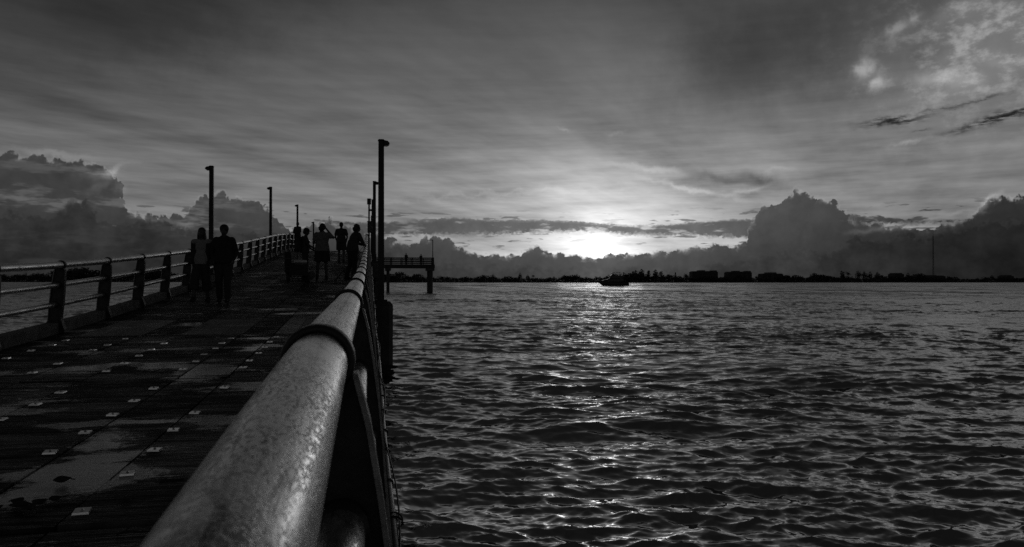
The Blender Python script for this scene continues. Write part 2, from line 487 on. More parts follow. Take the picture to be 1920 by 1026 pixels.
def deck_material(name, base, var, groove, dry_rough, wet_bias, puddle=(.515, .575)):
    """decking seen in world coordinates: fine grooves across the pier, worn patches, damp and standing water"""
    m = bpy.data.materials.new(name)
    m.use_nodes = True
    t = m.node_tree
    p = t.nodes['Principled BSDF']
    b = NT(t)
    pos = b.n('ShaderNodeNewGeometry').outputs['Position']
    sp = b.n('ShaderNodeSeparateXYZ')
    b.put(sp.inputs[0], pos)
    x, y, z = sp.outputs
    streak = b.noise(b.xyz(b.mul(x, 1.1), b.mul(y, 16.0)), 1.0, 5.0, .62)
    blotch = b.noise(b.xyz(b.mul(x, 1.0), b.mul(y, 1.4), 3.0), 1.3, 6.0, .62, .4)
    fine = b.noise(pos, 34.0, 4.0, .65)
    hair = b.noise(b.xyz(b.mul(x, 2.4), b.mul(y, 75.0)), 1.0, 3.0, .6)
    oi = b.n('ShaderNodeObjectInfo').outputs['Random']
    k = b.add(b.mul(b.sub(streak, .5), 1.5), b.mul(b.sub(blotch, .5), 1.6))
    k = b.add(k, b.mul(b.sub(fine, .5), .8))
    k = b.add(k, b.mul(b.sub(oi, .5), .7))
    k = b.add(k, b.mul(b.sub(hair, .5), 1.6 + groove))
    c = b.mul(b.m('MAXIMUM', b.add(1.0, b.mul(k, var)), .12), base)
    c = b.mul(c, b.lin(b.m('SINE', b.mul(y, 2 * math.pi / .021)), -1.0, 1.0, 1.0 - .4 * min(1, groove), 1.0 + .3 * min(1, groove)))  # dirt darkens the grooves; light caught on their edges is painted in as paler colour
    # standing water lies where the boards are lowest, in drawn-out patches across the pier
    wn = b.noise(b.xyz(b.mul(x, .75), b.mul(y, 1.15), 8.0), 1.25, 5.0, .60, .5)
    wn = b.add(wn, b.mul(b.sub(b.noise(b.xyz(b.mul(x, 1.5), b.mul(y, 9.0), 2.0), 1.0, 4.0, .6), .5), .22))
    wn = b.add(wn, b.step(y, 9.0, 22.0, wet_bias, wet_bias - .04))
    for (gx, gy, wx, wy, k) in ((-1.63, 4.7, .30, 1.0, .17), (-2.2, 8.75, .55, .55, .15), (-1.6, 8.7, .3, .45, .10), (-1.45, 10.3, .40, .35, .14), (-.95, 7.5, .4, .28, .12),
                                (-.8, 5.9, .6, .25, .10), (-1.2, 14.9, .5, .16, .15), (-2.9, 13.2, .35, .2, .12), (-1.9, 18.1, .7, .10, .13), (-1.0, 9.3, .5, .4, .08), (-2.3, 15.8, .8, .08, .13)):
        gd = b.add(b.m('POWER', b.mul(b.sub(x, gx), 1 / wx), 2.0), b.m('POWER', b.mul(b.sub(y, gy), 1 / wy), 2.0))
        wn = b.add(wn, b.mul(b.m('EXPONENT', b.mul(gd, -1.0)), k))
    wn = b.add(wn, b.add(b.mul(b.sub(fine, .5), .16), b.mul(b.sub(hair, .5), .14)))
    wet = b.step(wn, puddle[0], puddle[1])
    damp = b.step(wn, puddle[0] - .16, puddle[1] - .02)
    c = b.mul(c, b.mixf(damp, 1.0, .55))
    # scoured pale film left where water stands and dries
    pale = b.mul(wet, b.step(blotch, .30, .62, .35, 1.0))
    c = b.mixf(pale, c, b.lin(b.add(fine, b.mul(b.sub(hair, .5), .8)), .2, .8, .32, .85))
    cc = b.n('ShaderNodeCombineColor')
    for i in range(3): b.put(cc.inputs[i], c)
    t.links.new(cc.outputs[0], p.inputs['Base Color'])
    # worn, polished streaks shine; the rest is matt
    sheen = b.add(b.mul(b.sub(streak, .5), 2.6), b.add(b.mul(b.sub(hair, .5), 3.4), b.mul(b.sub(blotch, .55), 3.0)))
    sheen = b.m('ADD', b.add(sheen, b.mul(b.sub(oi, .5), .5)), .25, clamp=True)
    rr = b.mixf(sheen, dry_rough + .10, dry_rough - .28)
    b.put(p.inputs['Roughness'], b.mixf(wet, b.mixf(damp, rr, dry_rough * .78), b.lin(fine, .3, .7, .12, .30)))
    b.put(p.inputs['Specular IOR Level'], b.mixf(wet, b.mixf(sheen, .05, 1.0), .7))
    wave = b.m('SINE', b.mul(y, 2 * math.pi / .021))
    h = b.add(b.mul(wave, .5 * groove), b.add(b.add(b.mul(streak, .9), b.mul(hair, 1.2)), b.mul(fine, .8)))
    h = b.mul(h, b.mixf(wet, 1.0, .16))
    h = b.add(h, b.mul(b.noise(pos, 5.0, 2.0, .5), .12))
    bp = b.n('ShaderNodeBump')
    bp.inputs['Strength'].default_value = .9
    bp.inputs['Distance'].default_value = .008
    b.put(bp.inputs['Height'], h)
    t.links.new(bp.outputs[0], p.inputs['Normal'])
    return m


def rail_material():
    """weathered galvanised tube: cloudy zinc, dark corrosion specks, long scuffs"""
    m = bpy.data.materials.new('galvanised_tube')
    m.use_nodes = True
    t = m.node_tree
    p = t.nodes['Principled BSDF']
    b = NT(t)
    pos = b.n('ShaderNodeNewGeometry').outputs['Position']
    sp = b.n('ShaderNodeSeparateXYZ')
    b.put(sp.inputs[0], pos)
    x, y, z = sp.outputs
    cloud = b.noise(b.xyz(b.mul(x, 34.0), b.mul(y, 13.0), b.mul(z, 34.0)), 1.0, 6.0, .68)
    speck = b.noise(b.xyz(b.mul(x, 230.0), b.mul(y, 90.0), b.mul(z, 230.0)), 1.0, 4.0, .68, .3)
    patch = b.noise(b.xyz(b.mul(x, 9.0), b.mul(y, 3.2), b.mul(z, 9.0)), 1.0, 4.0, .6)
    dark = b.mul(b.step(speck, .47, .60), b.step(patch, .30, .62))
    scuff = b.step(b.noise(b.xyz(b.mul(x, 110.0), b.mul(y, 3.0), b.mul(z, 110.0)), 1.0, 4.0, .6), .58, .66)
    c = b.mul(b.lin(cloud, .36, .64, .52, 1.0), b.sub(1.0, b.mul(dark, .42)))
    scr = b.step(b.noise(b.xyz(b.add(b.mul(x, 60.0), b.mul(y, 22.0)), b.mul(y, 4.0), b.mul(z, 70.0)), 1.0, 3.0, .6), .60, .66)
    c = b.mul(b.mul(c, b.sub(1.0, b.mul(scuff, .50))), b.sub(1.0, b.mul(scr, .35)))
    cc = b.n('ShaderNodeCombineColor')
    for i in range(3): b.put(cc.inputs[i], c)
    t.links.new(cc.outputs[0], p.inputs['Base Color'])
    p.inputs['Metallic'].default_value = .85
    b.put(p.inputs['Roughness'], b.add(b.lin(cloud, .3, .7, .16, .34), b.mul(dark, .16)))
    bp = b.n('ShaderNodeBump')
    bp.inputs['Strength'].default_value = .35
    bp.inputs['Distance'].default_value = .002
    b.put(bp.inputs['Height'], b.sub(b.mul(cloud, .6), dark))
    t.links.new(bp.outputs[0], p.inputs['Normal'])
    return m


M = {}
M['rail'] = rail_material()
M['post'] = mat('painted_post_metal', .035, .45, 0.3, .35, 14, .15, 60, rvar=.1)
M['post_edge'] = mat('worn_flange_metal', .30, .40, .5, .35, 22, .2, 80, rvar=.1)
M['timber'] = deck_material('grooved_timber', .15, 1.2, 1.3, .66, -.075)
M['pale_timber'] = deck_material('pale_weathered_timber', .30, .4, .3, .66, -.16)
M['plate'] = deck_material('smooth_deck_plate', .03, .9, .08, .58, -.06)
M['bolt_plate'] = mat('zinc_washer_plate', .92, .22, 1.0, .08, 30, .05, 90, rnd=.12)
M['concrete'] = mat('kerb_concrete', .12, .8, 0, .45, 5, .5, 70)
M['wet_concrete'] = mat('pile_concrete', .05, .6, 0, .5, 4, .5, 30)
M['dark_timber'] = mat('tarred_timber', .03, .7, 0, .4, 8, .4, 40)
M['pole'] = mat('dark_pole', .03, .55, .2, .3, 6, .1, 60)
M['lens'] = mat('lamp_lens', .25, .2, 0, .1, 8)
M['box'] = mat('painted_steel_box', .06, .5, .2, .25, 9, .1, 60)
M['conduit'] = mat('grey_conduit', .34, .42, .3, .25, 20, .1, 80)
M['cable'] = mat('black_cable', .02, .5, 0, .2, 20)
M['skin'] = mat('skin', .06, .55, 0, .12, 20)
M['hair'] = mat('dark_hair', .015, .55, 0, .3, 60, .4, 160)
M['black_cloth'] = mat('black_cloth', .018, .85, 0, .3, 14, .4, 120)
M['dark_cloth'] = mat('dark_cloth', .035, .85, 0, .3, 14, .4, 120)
M['grey_cloth'] = mat('grey_cloth', .13, .85, 0, .25, 12, .4, 120)
M['pale_cloth'] = mat('pale_cloth', .24, .8, 0, .12, 10, .4, 120)
M['white_plastic'] = mat('white_plastic', .6, .4, 0, .08, 8)
M['rubber'] = mat('rubber', .02, .7, 0, .2, 20)
M['leaf'] = mat('shore_foliage', .05, .75, 0, .5, .25)
M['bark'] = mat('bark', .05, .85, 0, .4, 2)
M['land'] = mat('shore_land', .07, .9, 0, .4, .05)
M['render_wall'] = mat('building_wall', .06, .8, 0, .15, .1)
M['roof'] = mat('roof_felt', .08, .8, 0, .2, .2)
M['dark_glass'] = mat('dark_glass', .02, .1, 0, .1, 1)
M['gelcoat'] = mat('boat_gelcoat', .05, .3, 0, .1, .8)
M['litter'] = mat('dead_leaf', .035, .8, 0, .5, 50, .5, 150)


# ------------------------------------------------------------------ the water
def water_material():
    m = bpy.data.materials.new('sea_water')
    m.use_nodes = True
    t = m.node_tree
    p = t.nodes['Principled BSDF']
    b = NT(t)
    p.inputs['Base Color'].default_value = G(.004)
    p.inputs['IOR'].default_value = 7.0
    p.inputs['Specular IOR Level'].default_value = .5
    pos = b.n('ShaderNodeNewGeometry').outputs['Position']
    ln = b.n('ShaderNodeVectorMath', operation='LENGTH')
    b.put(ln.inputs[0], pos)
    d = ln.outputs['Value']
    # ripples too fine for the mesh: bump close by, rougher gloss where they shrink below a pixel
    # wind lanes: strips of rougher water drawn out downwind
    wm = b.n('ShaderNodeMapping')
    wm.inputs['Rotation'].default_value = (0, 0, R(12))
    wm.inputs['Scale'].default_value = (.10, .013, 1.0)
    b.put(wm.inputs[0], pos)
    lane = b.noise(wm.outputs[0], 1.0, 6.0, .62)
    ro = b.lin(b.m('LOGARITHM', d, 10.0), .9, 2.6, .03, .14)
    ro = b.add(ro, b.mul(b.step(lane, .42, .66), b.step(d, 40.0, 150.0, 0.0, .34)))
    b.put(p.inputs['Roughness'], ro)
    mp = b.n('ShaderNodeMapping')
    mp.inputs['Rotation'].default_value = (0, 0, R(14))
    mp.inputs['Scale'].default_value = (.45, 1.0, 1.0)
    b.put(mp.inputs[0], pos)
    rip = b.noise(mp.outputs[0], 6.0, 3.0, .5)
    far = b.noise(mp.outputs[0], .06, 8.0, .56)
    h = b.add(b.mul(rip, b.step(d, 8.0, 60.0, .007, .02)), b.mul(far, b.step(d, 40.0, 180.0, 0.0, 1.9)))
    bp = b.n('ShaderNodeBump')
    bp.inputs['Strength'].default_value = 1.0
    bp.inputs['Distance'].default_value = 1.0
    b.put(bp.inputs['Height'], h)
    t.links.new(bp.outputs[0], p.inputs['Normal'])
    return m

M['water'] = water_material()


def wave_patch(L, N, lam, wind, spread, seed):
    g = np.random.default_rng(seed)
    k1 = 2 * np.pi * np.fft.fftfreq(N, L / N)
    kx, ky = np.meshgrid(k1, k1, indexing='ij')
    k = np.hypot(kx, ky)
    k[0, 0] = 1e-6
    kp = 2 * np.pi / lam
    ca = (kx * math.sin(wind) + ky * math.cos(wind)) / k
    P = np.exp(-1.0 * (kp / k) ** 2) / k ** 4 * (np.abs(ca) ** spread + .04) * np.exp(-(k / (kp * 12)) ** 2)
    P[0, 0] = 0
    A = np.sqrt(P) * (g.normal(size=(N, N)) + 1j * g.normal(size=(N, N)))
    h = np.fft.ifft2(A)
    dx = np.fft.ifft2(1j * kx / k * A)
    dy = np.fft.ifft2(1j * ky / k * A)
    s = 1.0 / h.real.std()
    return [(h.real * s), (dx.real * s), (dy.real * s)]

def sample(patch, L, x, y):
    N = patch[0].shape[0]
    u, v = (x / L * N) % N, (y / L * N) % N
    i, j = u.astype(int) % N, v.astype(int) % N
    fu, fv = u - np.floor(u), v - np.floor(v)
    i2, j2 = (i + 1) % N, (j + 1) % N
    return [a[i, j] * (1 - fu) * (1 - fv) + a[i2, j] * fu * (1 - fv) + a[i, j2] * (1 - fu) * fv + a[i2, j2] * fu * fv for a in patch]

def build_sea():
    A = np.radians(np.arange(-27.0, 49.0, .1))
    gust = wave_patch(260.0, 256, 24.0, R(14), 6, 21)[0]
    rows, d, dr = [], 4.0, []
    while d < 1500:
        rows.append(d)
        step = d * (.0050 if d < 9 else .0043 if d < 45 else .0031 if d < 150 else .0031 + .007 * min(1, (d - 150) / 120))
        dr.append(step)
        d += step
    D = np.array(rows)[:, None]
    SP = np.maximum(np.array(dr), np.array(rows) * R(.1))[:, None]
    x = D * np.sin(A)[None, :]
    y = D * np.cos(A)[None, :]
    z = np.zeros_like(x)
    ox, oy = np.zeros_like(x), np.zeros_like(x)
    wind = R(14)
    for L, lam, rms, wd, spread, seed, rot, chop in (
            (173.0, 11.0, .040, wind, 2, 3, .21, 1.0), (31.0, 1.40, .0200, wind + .12, 5, 4, -.33, 1.15),
            (10.3, .42, .0092, wind - .12, 5, 5, .52, 1.05), (3.9, .19, .0025, wind + .2, 4, 6, -.8, .8)):
        pt = wave_patch(L, 512, lam, wd + rot, spread, seed)
        c, s = math.cos(rot), math.sin(rot)
        xr, yr = x * c + y * s, -x * s + y * c
        h, dx, dy = sample(pt, L, xr, yr)
        gu = np.clip(1.0 + .25 * sample([gust], 260.0, x * .8 + lam * 31, y * 1.1)[0], .25, 2.2) if lam < 5 else 1.0
        f = np.clip((lam / SP - 1.4) / 2.0, 0, 1) * rms * gu
        z += h * f
        ox += (dx * c - dy * s) * f * chop
        oy += (dx * s + dy * c) * f * chop
    co = np.stack([x + ox, y + oy, z], -1).reshape(-1, 3)
    nr, nc = x.shape
    idx = np.arange(nr * nc).reshape(nr, nc)
    q = np.stack([idx[:-1, :-1], idx[:-1, 1:], idx[1:, 1:], idx[1:, :-1]], -1).reshape(-1, 4)
    q = q[:, ::-1]
    me = bpy.data.meshes.new('sea')
    me.vertices.add(len(co))
    me.vertices.foreach_set('co', co.astype(np.float32).ravel())
    me.loops.add(q.size)
    me.loops.foreach_set('vertex_index', q.astype(np.int32).ravel())
    me.polygons.add(len(q))
    me.polygons.foreach_set('loop_start', (np.arange(len(q)) * 4).astype(np.int32))
    me.polygons.foreach_set('use_smooth', np.ones(len(q), bool))
    me.update(calc_edges=True)
    me.materials.append(M['water'])
    o = bpy.data.objects.new('sea', me)
    COL.objects.link(o)
    tag(o, kind='structure')
    far = MB().raw([(-9000, -3000, -.45), (9000, -3000, -.45), (9000, 9000, -.45), (-9000, 9000, -.45)], [(0, 1, 2, 3)]).build('open_sea', M['water'])
    tag(far, kind='structure')
    print('sea verts', len(co))

build_sea()

# ------------------------------------------------------------------ far shore
CY, SY = math.cos(R(YAW)), math.sin(R(YAW))
def bay(across, away, z=0.0):
    """a point of the bay: metres across the view's axis and metres away along it"""
    return (across * CY + away * SY, -across * SY + away * CY, z)

SHORE = [(-1100, 1330), (-560, 1290), (-330, 1200), (-240, 1020), (-160, 900), (-40, 868), (120, 862), (300, 858), (470, 866), (640, 872), (900, 880), (1500, 900)]
def shore_at(a):
    return float(np.interp(a, [p[0] for p in SHORE], [p[1] for p in SHORE]))

def build_land():
    mb = MB()
    av = np.linspace(-1100, 1500, 261)
    depth = [0, 2, 5, 14, 60, 400, 1400]
    hz = [-.6, .25, .7, 1.0, 1.2, 1.3, 1.0]
    vs, fs = [], []
    for i, a in enumerate(av):
        s0 = shore_at(a) + 4 * math.sin(a * .05) + 3 * math.sin(a * .13 + 1)
        for dd, h in zip(depth, hz):
            vs.append(bay(a, s0 + dd, h + (.25 * math.sin(a * .21 + dd) if h > .2 else 0)))
    k = len(depth)
    for i in range(len(av) - 1):
        for j in range(k - 1):
            fs.append((i * k + j, (i + 1) * k + j, (i + 1) * k + j + 1, i * k + j + 1))
    mb.raw(vs, fs)
    tag(mb.build('far_shore', M['land'], smooth=True), kind='structure')
build_land()

def leaf_cloud(mb, lobes, n, size, rs, squash=.6):
    """leaf-clump faces spread through ellipsoid lobes, denser to the skin"""
    tot = sum(l[3] * l[5] for l in lobes)
    for (cx, cy, cz, rx, ry, rz) in lobes:
        m = max(6, int(n * rx * rz / tot))
        for _ in range(m):
            v = Vector((rs.normal(), rs.normal(), rs.normal())).normalized()
            k = rs.uniform(.45, 1.08) ** .5
            p = Vector((cx + v.x * rx * k, cy + v.y * ry * k, cz + v.z * rz * k))
            s = size * rs.uniform(.6, 1.4)
            a = Vector((rs.normal(), rs.normal(), rs.normal() * squash)).normalized() * s
            c = a.cross(Vector((rs.normal(), rs.normal(), rs.normal()))).normalized() * s * .8
            mb.raw([p - a, p + c * .7, p + a, p - c * .7], [(0, 1, 2, 3)])

def tree_meshes(kind, seed):
    """unit tree, 1 m tall: crown mesh, trunk mesh"""
    rs = np.random.default_rng(seed)
    cr, tk = MB(), MB()
    if kind == 'round':
        lobes = [(rs.uniform(-.28, .28), rs.uniform(-.2, .2), rs.uniform(.40, .74), rs.uniform(.16, .28), rs.uniform(.16, .28), rs.uniform(.13, .22)) for _ in range(6)]
        lobes.append((0, 0, .52, .38, .34, .26)); lobes.append((.03, 0, .78, .2, .2, .2))
        leaf_cloud(cr, lobes, 330, .055, rs)
        tk.tube([(0, 0, -.05), (.01, 0, .25), (.0, .01, .5)], [.035, .028, .018], 6)
        for _ in range(4):
            a = rs.uniform(0, 6.3)
            tk.tube([(0, 0, .22 + .1 * rs.random()), (.2 * math.cos(a), .2 * math.sin(a), .6)], [.018, .006], 5)
    elif kind == 'low':
        lobes = [(rs.uniform(-.6, .6), rs.uniform(-.3, .3), rs.uniform(.3, .72), rs.uniform(.25, .4), rs.uniform(.25, .4), rs.uniform(.16, .26)) for _ in range(8)]
        lobes.append((0, 0, .42, .75, .5, .4))
        leaf_cloud(cr, lobes, 420, .075, rs)
        for _ in range(3):
            a = rs.uniform(-.4, .4)
            tk.tube([(a * .4, 0, -.05), (a, 0, .5)], [.035, .012], 6)
    elif kind == 'tall':
        lobes = [(rs.uniform(-.12, .12) * (1.2 - z), rs.uniform(-.1, .1), z, .20 * (1.25 - z), .20 * (1.25 - z), .10) for z in np.linspace(.3, .95, 8)]
        leaf_cloud(cr, lobes, 300, .05, rs, 1.6)
        tk.tube([(0, 0, -.05), (.01, 0, .5), (.0, 0, .93)], [.03, .02, .006], 6)
        for z in np.linspace(.3, .8, 6):
            a = rs.uniform(0, 6.3)
            tk.tube([(0, 0, z), (.15 * math.cos(a), .15 * math.sin(a), z + .12)], [.01, .004], 4)
    else:                                                          # palm: arched fronds on a bare stem
        tk.tube([(0, 0, -.05), (.03, 0, .4), (.02, 0, .82)], [.024, .018, .016], 6)
        for i in range(15):
            a = i * 2.4 + rs.uniform(-.2, .2)
            up = rs.uniform(-.05, .2)
            pts = [Vector((.02 + math.cos(a) * r, math.sin(a) * r, .82 + up * r * 5 - 1.6 * r * r * 3 * (.4 + rs.random() * .3))) for r in (0, .08, .16, .24, .3)]
            for p, q2, w, w2 in zip(pts[:-1], pts[1:], (.01, .035, .04, .03), (.035, .04, .03, .004)):
                nrm = Vector((-math.sin(a), math.cos(a), 0))
                for sg in (-1, 1):
                    dn = Vector((0, 0, -.6))
                    cr.raw([p, q2, q2 + (nrm * sg + dn).normalized() * w2, p + (nrm * sg + dn).normalized() * w], [(0, 1, 2, 3)])
    return cr.mesh('crown', M['leaf']), tk.mesh('trunk', M['bark'])

TREE_KINDS = {k: [tree_meshes(k, 40 + 7 * i + j) for j in range(3)] for i, k in enumerate(('round', 'low', 'tall', 'palm'))}

def shore_tree(kind, across, away, h, label, group=None, wide=1.0):
    i = random.randrange(3)
    name = {'round': 'shore_tree', 'low': 'mangrove_tree', 'tall': 'pine_tree', 'palm': 'palm_tree'}[kind]
    o = thing(name, label, 'tree', bay(across, away, .8), random.uniform(0, 6.28), group)
    cr, tk = TREE_KINDS[kind][i]
    sc = (h * wide, h * wide, h)
    put('crown', cr, o, scale=sc)
    put('trunk', tk, o, scale=sc)
    return o

def px_across(px, away):
    return (px - 960) / 1400 * away

# height of the skyline above the water, read along the bay (bearing in thousandths of the view's half width)
SKYLINE = [(-40, 519), (0, 521), (50, 518), (75, 516), (110, 518), (140, 514), (180, 518), (230, 521), (270, 516), (300, 518), (360, 519), (500, 518),
           (690, 516), (720, 514), (745, 513), (765, 513), (790, 516), (800, 521), (830, 519), (870, 518), (905, 517), (950, 518), (990, 518), (1035, 519),
           (1065, 515), (1085, 518), (1110, 517), (1150, 516), (1180, 514), (1260, 516), (1290, 517), (1345, 516), (1420, 519), (1480, 516), (1515, 515),
           (1540, 514), (1570, 518), (1600, 518), (1660, 518), (1700, 515), (1720, 515), (1760, 519), (1800, 521), (1850, 520), (1890, 519), (1950, 519)]
def sky_h(px, away):
    y = float(np.interp(px, [p[0] for p in SKYLINE], [p[1] for p in SKYLINE]))
    return (527 - y) / 1400 * away + CAMZ - .8

px = -35.0
while px < 1950:
    if not 352 < px < 688:
        a0 = px_across(px, 870 if px > 400 else 1230)
        away = shore_at(a0) + random.uniform(5, 20)
        a = px_across(px, away)
        h = max(5.0, sky_h(px, away) * random.choice((.85, 1.0, 1.15, 1.3, 1.55)) * random.uniform(.9, 1.1))
        kind = random.choice(('low', 'low', 'low', 'round'))
        if px < 400:
            lab, grp = 'dark tree in the low wood seen through the left railing', 'trees seen through the left railing'
        elif px < 815:
            lab, grp = 'dark tree in the wood seen beneath the pier head', 'trees beneath the pier head'
        elif px < 1120:
            lab, grp = 'dark tree on the far shore between pier head and boat', 'trees between pier head and boat'
        elif px < 1480:
            lab, grp = 'dark tree on the far shore in front of the apartment blocks', 'trees by the apartment blocks'
        else:
            lab, grp = 'dark tree on the far shore right of the apartment blocks', 'trees right of the apartment blocks'
        if px < 400: h *= 1.45
        elif px > 815: h *= .84
        if grp.startswith('trees b') and kind == 'round': h *= .92
        shore_tree(kind, a, away, h, lab, grp, wide=random.uniform(.9, 1.4))
    px += random.uniform(6.5, 11.0)

def skyline_tree(kind, px, top, label, wide=1.0, back=22, group=None):
    away = shore_at(px_across(px, 880)) + back
    shore_tree(kind, px_across(px, away), away, (527 - top) / 1400 * away + CAMZ - .8, label, group, wide)

skyline_tree('round', 925, 513, 'rounded tree standing above the wood right of the pier head', .8)
skyline_tree('round', 975, 511, 'taller bushy tree about halfway between pier head and boat', .7)
skyline_tree('palm', 1000, 514, 'small palm just right of the bushy tree left of the boat')
for p, t in ((1190, 508), (1203, 506), (1215, 508), (1229, 507), (1240, 509)):
    skyline_tree('tall', p, t, 'feathery tall tree in the clump just right of the boat', 1.5, 26, 'feathery trees right of the boat')
skyline_tree('tall', 1266, 511, 'thin pine between feathery clump and first apartment block', .8)
skyline_tree('palm', 1286, 512, 'palm beside the left end of the first apartment block')
skyline_tree('round', 1528, 511, 'broad rounded tree right of the three apartment blocks', .9)
skyline_tree('tall', 1579, 509, 'ragged pine, left one of a pair before the square wood', 1.3)
skyline_tree('palm', 1590, 508, 'palm, right one of a pair before the square wood')
for p, t in ((1608, 507), (1620, 508), (1632, 509), (1645, 509)):
    skyline_tree('round', p, t, 'tall tree in the square block of wood left of the radio mast', .75, 24, 'square block of wood')
skyline_tree('round', 1702, 511, 'rounded tree between the small house and the radio mast', .8)

def build_thicket():
    mb, rs = MB(), np.random.default_rng(5)
    px = -60.0
    while px < 1990:
        a0 = px_across(px, 870 if px > 400 else 1230)
        away = shore_at(a0) + rs.uniform(4, 34)
        a = px_across(px, away)
        h = max(3.5, sky_h(px, away) * rs.uniform(.40, .85))
        x, y, z = bay(a, away, .6)
        leaf_cloud(mb, [(x, y, z + h * .45, h * .7, h * .7, h * .5)], 34, h * .14, rs)
        px += 1.6
    tag(mb.build('mangrove_thicket', M['leaf']), 'continuous dark undergrowth along the whole far shoreline', 'undergrowth', kind='stuff')
build_thicket()

def apartment(name, label, a, b_, away, top, floors, group=None, cat='building', steps=None, depth=16):
    """a slab block with a stepped parapet, stair towers, floor bands and balconies"""
    w = b_ - a
    x0, y0, _ = bay((a + b_) / 2, away)
    o = thing(name, label, cat, (x0, y0, .6), -R(YAW), group)
    H = top - .6
    Z = Vector((0, 0, 0))
    def part(nm, mb, m, par=None):
        ob = bpy.data.objects.new(nm, mb.mesh(nm, m)); COL.objects.link(ob); ob.parent = par or o
        return ob
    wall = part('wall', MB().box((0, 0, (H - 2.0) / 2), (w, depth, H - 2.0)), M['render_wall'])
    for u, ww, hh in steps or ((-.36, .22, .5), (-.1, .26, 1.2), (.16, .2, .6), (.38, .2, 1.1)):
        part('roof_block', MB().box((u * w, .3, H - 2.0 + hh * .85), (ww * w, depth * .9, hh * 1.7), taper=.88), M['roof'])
    fh = (H - 2.0) / floors
    nb = max(3, int(w / 6))
    for f in range(floors):
        for k in range(nb):
            u = (-.5 + (k + .5) / nb) * w
            wn = part('window', MB().box((u, -depth / 2 - .02, f * fh + .3 + fh * .45), (w / nb * .62, .12, fh * .6)), M['dark_glass'])
    return o

def block_at(name, label, pa, pb, away, ytop, floors, **kw):
    return apartment(name, label, px_across(pa, away), px_across(pb, away), away, (527 - ytop) / 1400 * away + CAMZ, floors, **kw)
block_at('apartment_block', 'wide flat-roofed apartment block, leftmost of three on the far shore', 1295, 1343, 935, 507, 5)
block_at('apartment_block', 'flat-roofed apartment block, middle one of three on the far shore', 1361, 1406, 935, 508, 5)
block_at('apartment_block', 'lower apartment block with raised centre, rightmost of three', 1425, 1464, 935, 511, 4, steps=((0, .45, 1.2), (-.4, .18, .3), (.4, .18, .3)))
block_at('shore_house', 'small square building between the square wood and the radio mast', 1671, 1689, 930, 511, 4, steps=((0, .8, .8),))
block_at('shore_house', 'long low building at the foot of the radio mast', 1736, 1766, 930, 515, 3, steps=((-.2, .4, .8), (.3, .3, .5)))
block_at('shore_house', 'small building near the right end of the far shore', 1878, 1893, 930, 515, 3, steps=((0, .7, .8),))

def build_mast():
    x, y, _ = bay(px_across(1750, 1500), 1500)
    o = thing('radio_mast', 'tall thin lattice radio mast rising behind the far shore at right', 'mast', (x, y, 1))
    top = 98.0
    def part(nm, mb, m):
        ob = bpy.data.objects.new(nm, mb.mesh(nm, m)); COL.objects.link(ob); ob.parent = o
    def r(z): return 1.25 * (1 - z / top) ** .7 + .42
    for k in range(3):
        a = k * 2.094
        part('leg', MB().tube([(r(z) * math.cos(a), r(z) * math.sin(a), z) for z in np.linspace(0, top * .93, 12)], .26, 6), M['pole'])
    br = MB()
    zs = np.linspace(0, top * .93, 34)
    for i in range(len(zs) - 1):
        for k in range(3):
            a, c = k * 2.094, (k + 1) * 2.094
            p = (r(zs[i]) * math.cos(a), r(zs[i]) * math.sin(a), zs[i]); q = (r(zs[i + 1]) * math.cos(c), r(zs[i + 1]) * math.sin(c), zs[i + 1])
            br.tube([p, q], .08, 4)
    part('bracing', br, M['pole'])
    part('aerial', MB().tube([(0, 0, top * .92), (0, 0, top)], [.3, .12], 6), M['pole'])
build_mast()


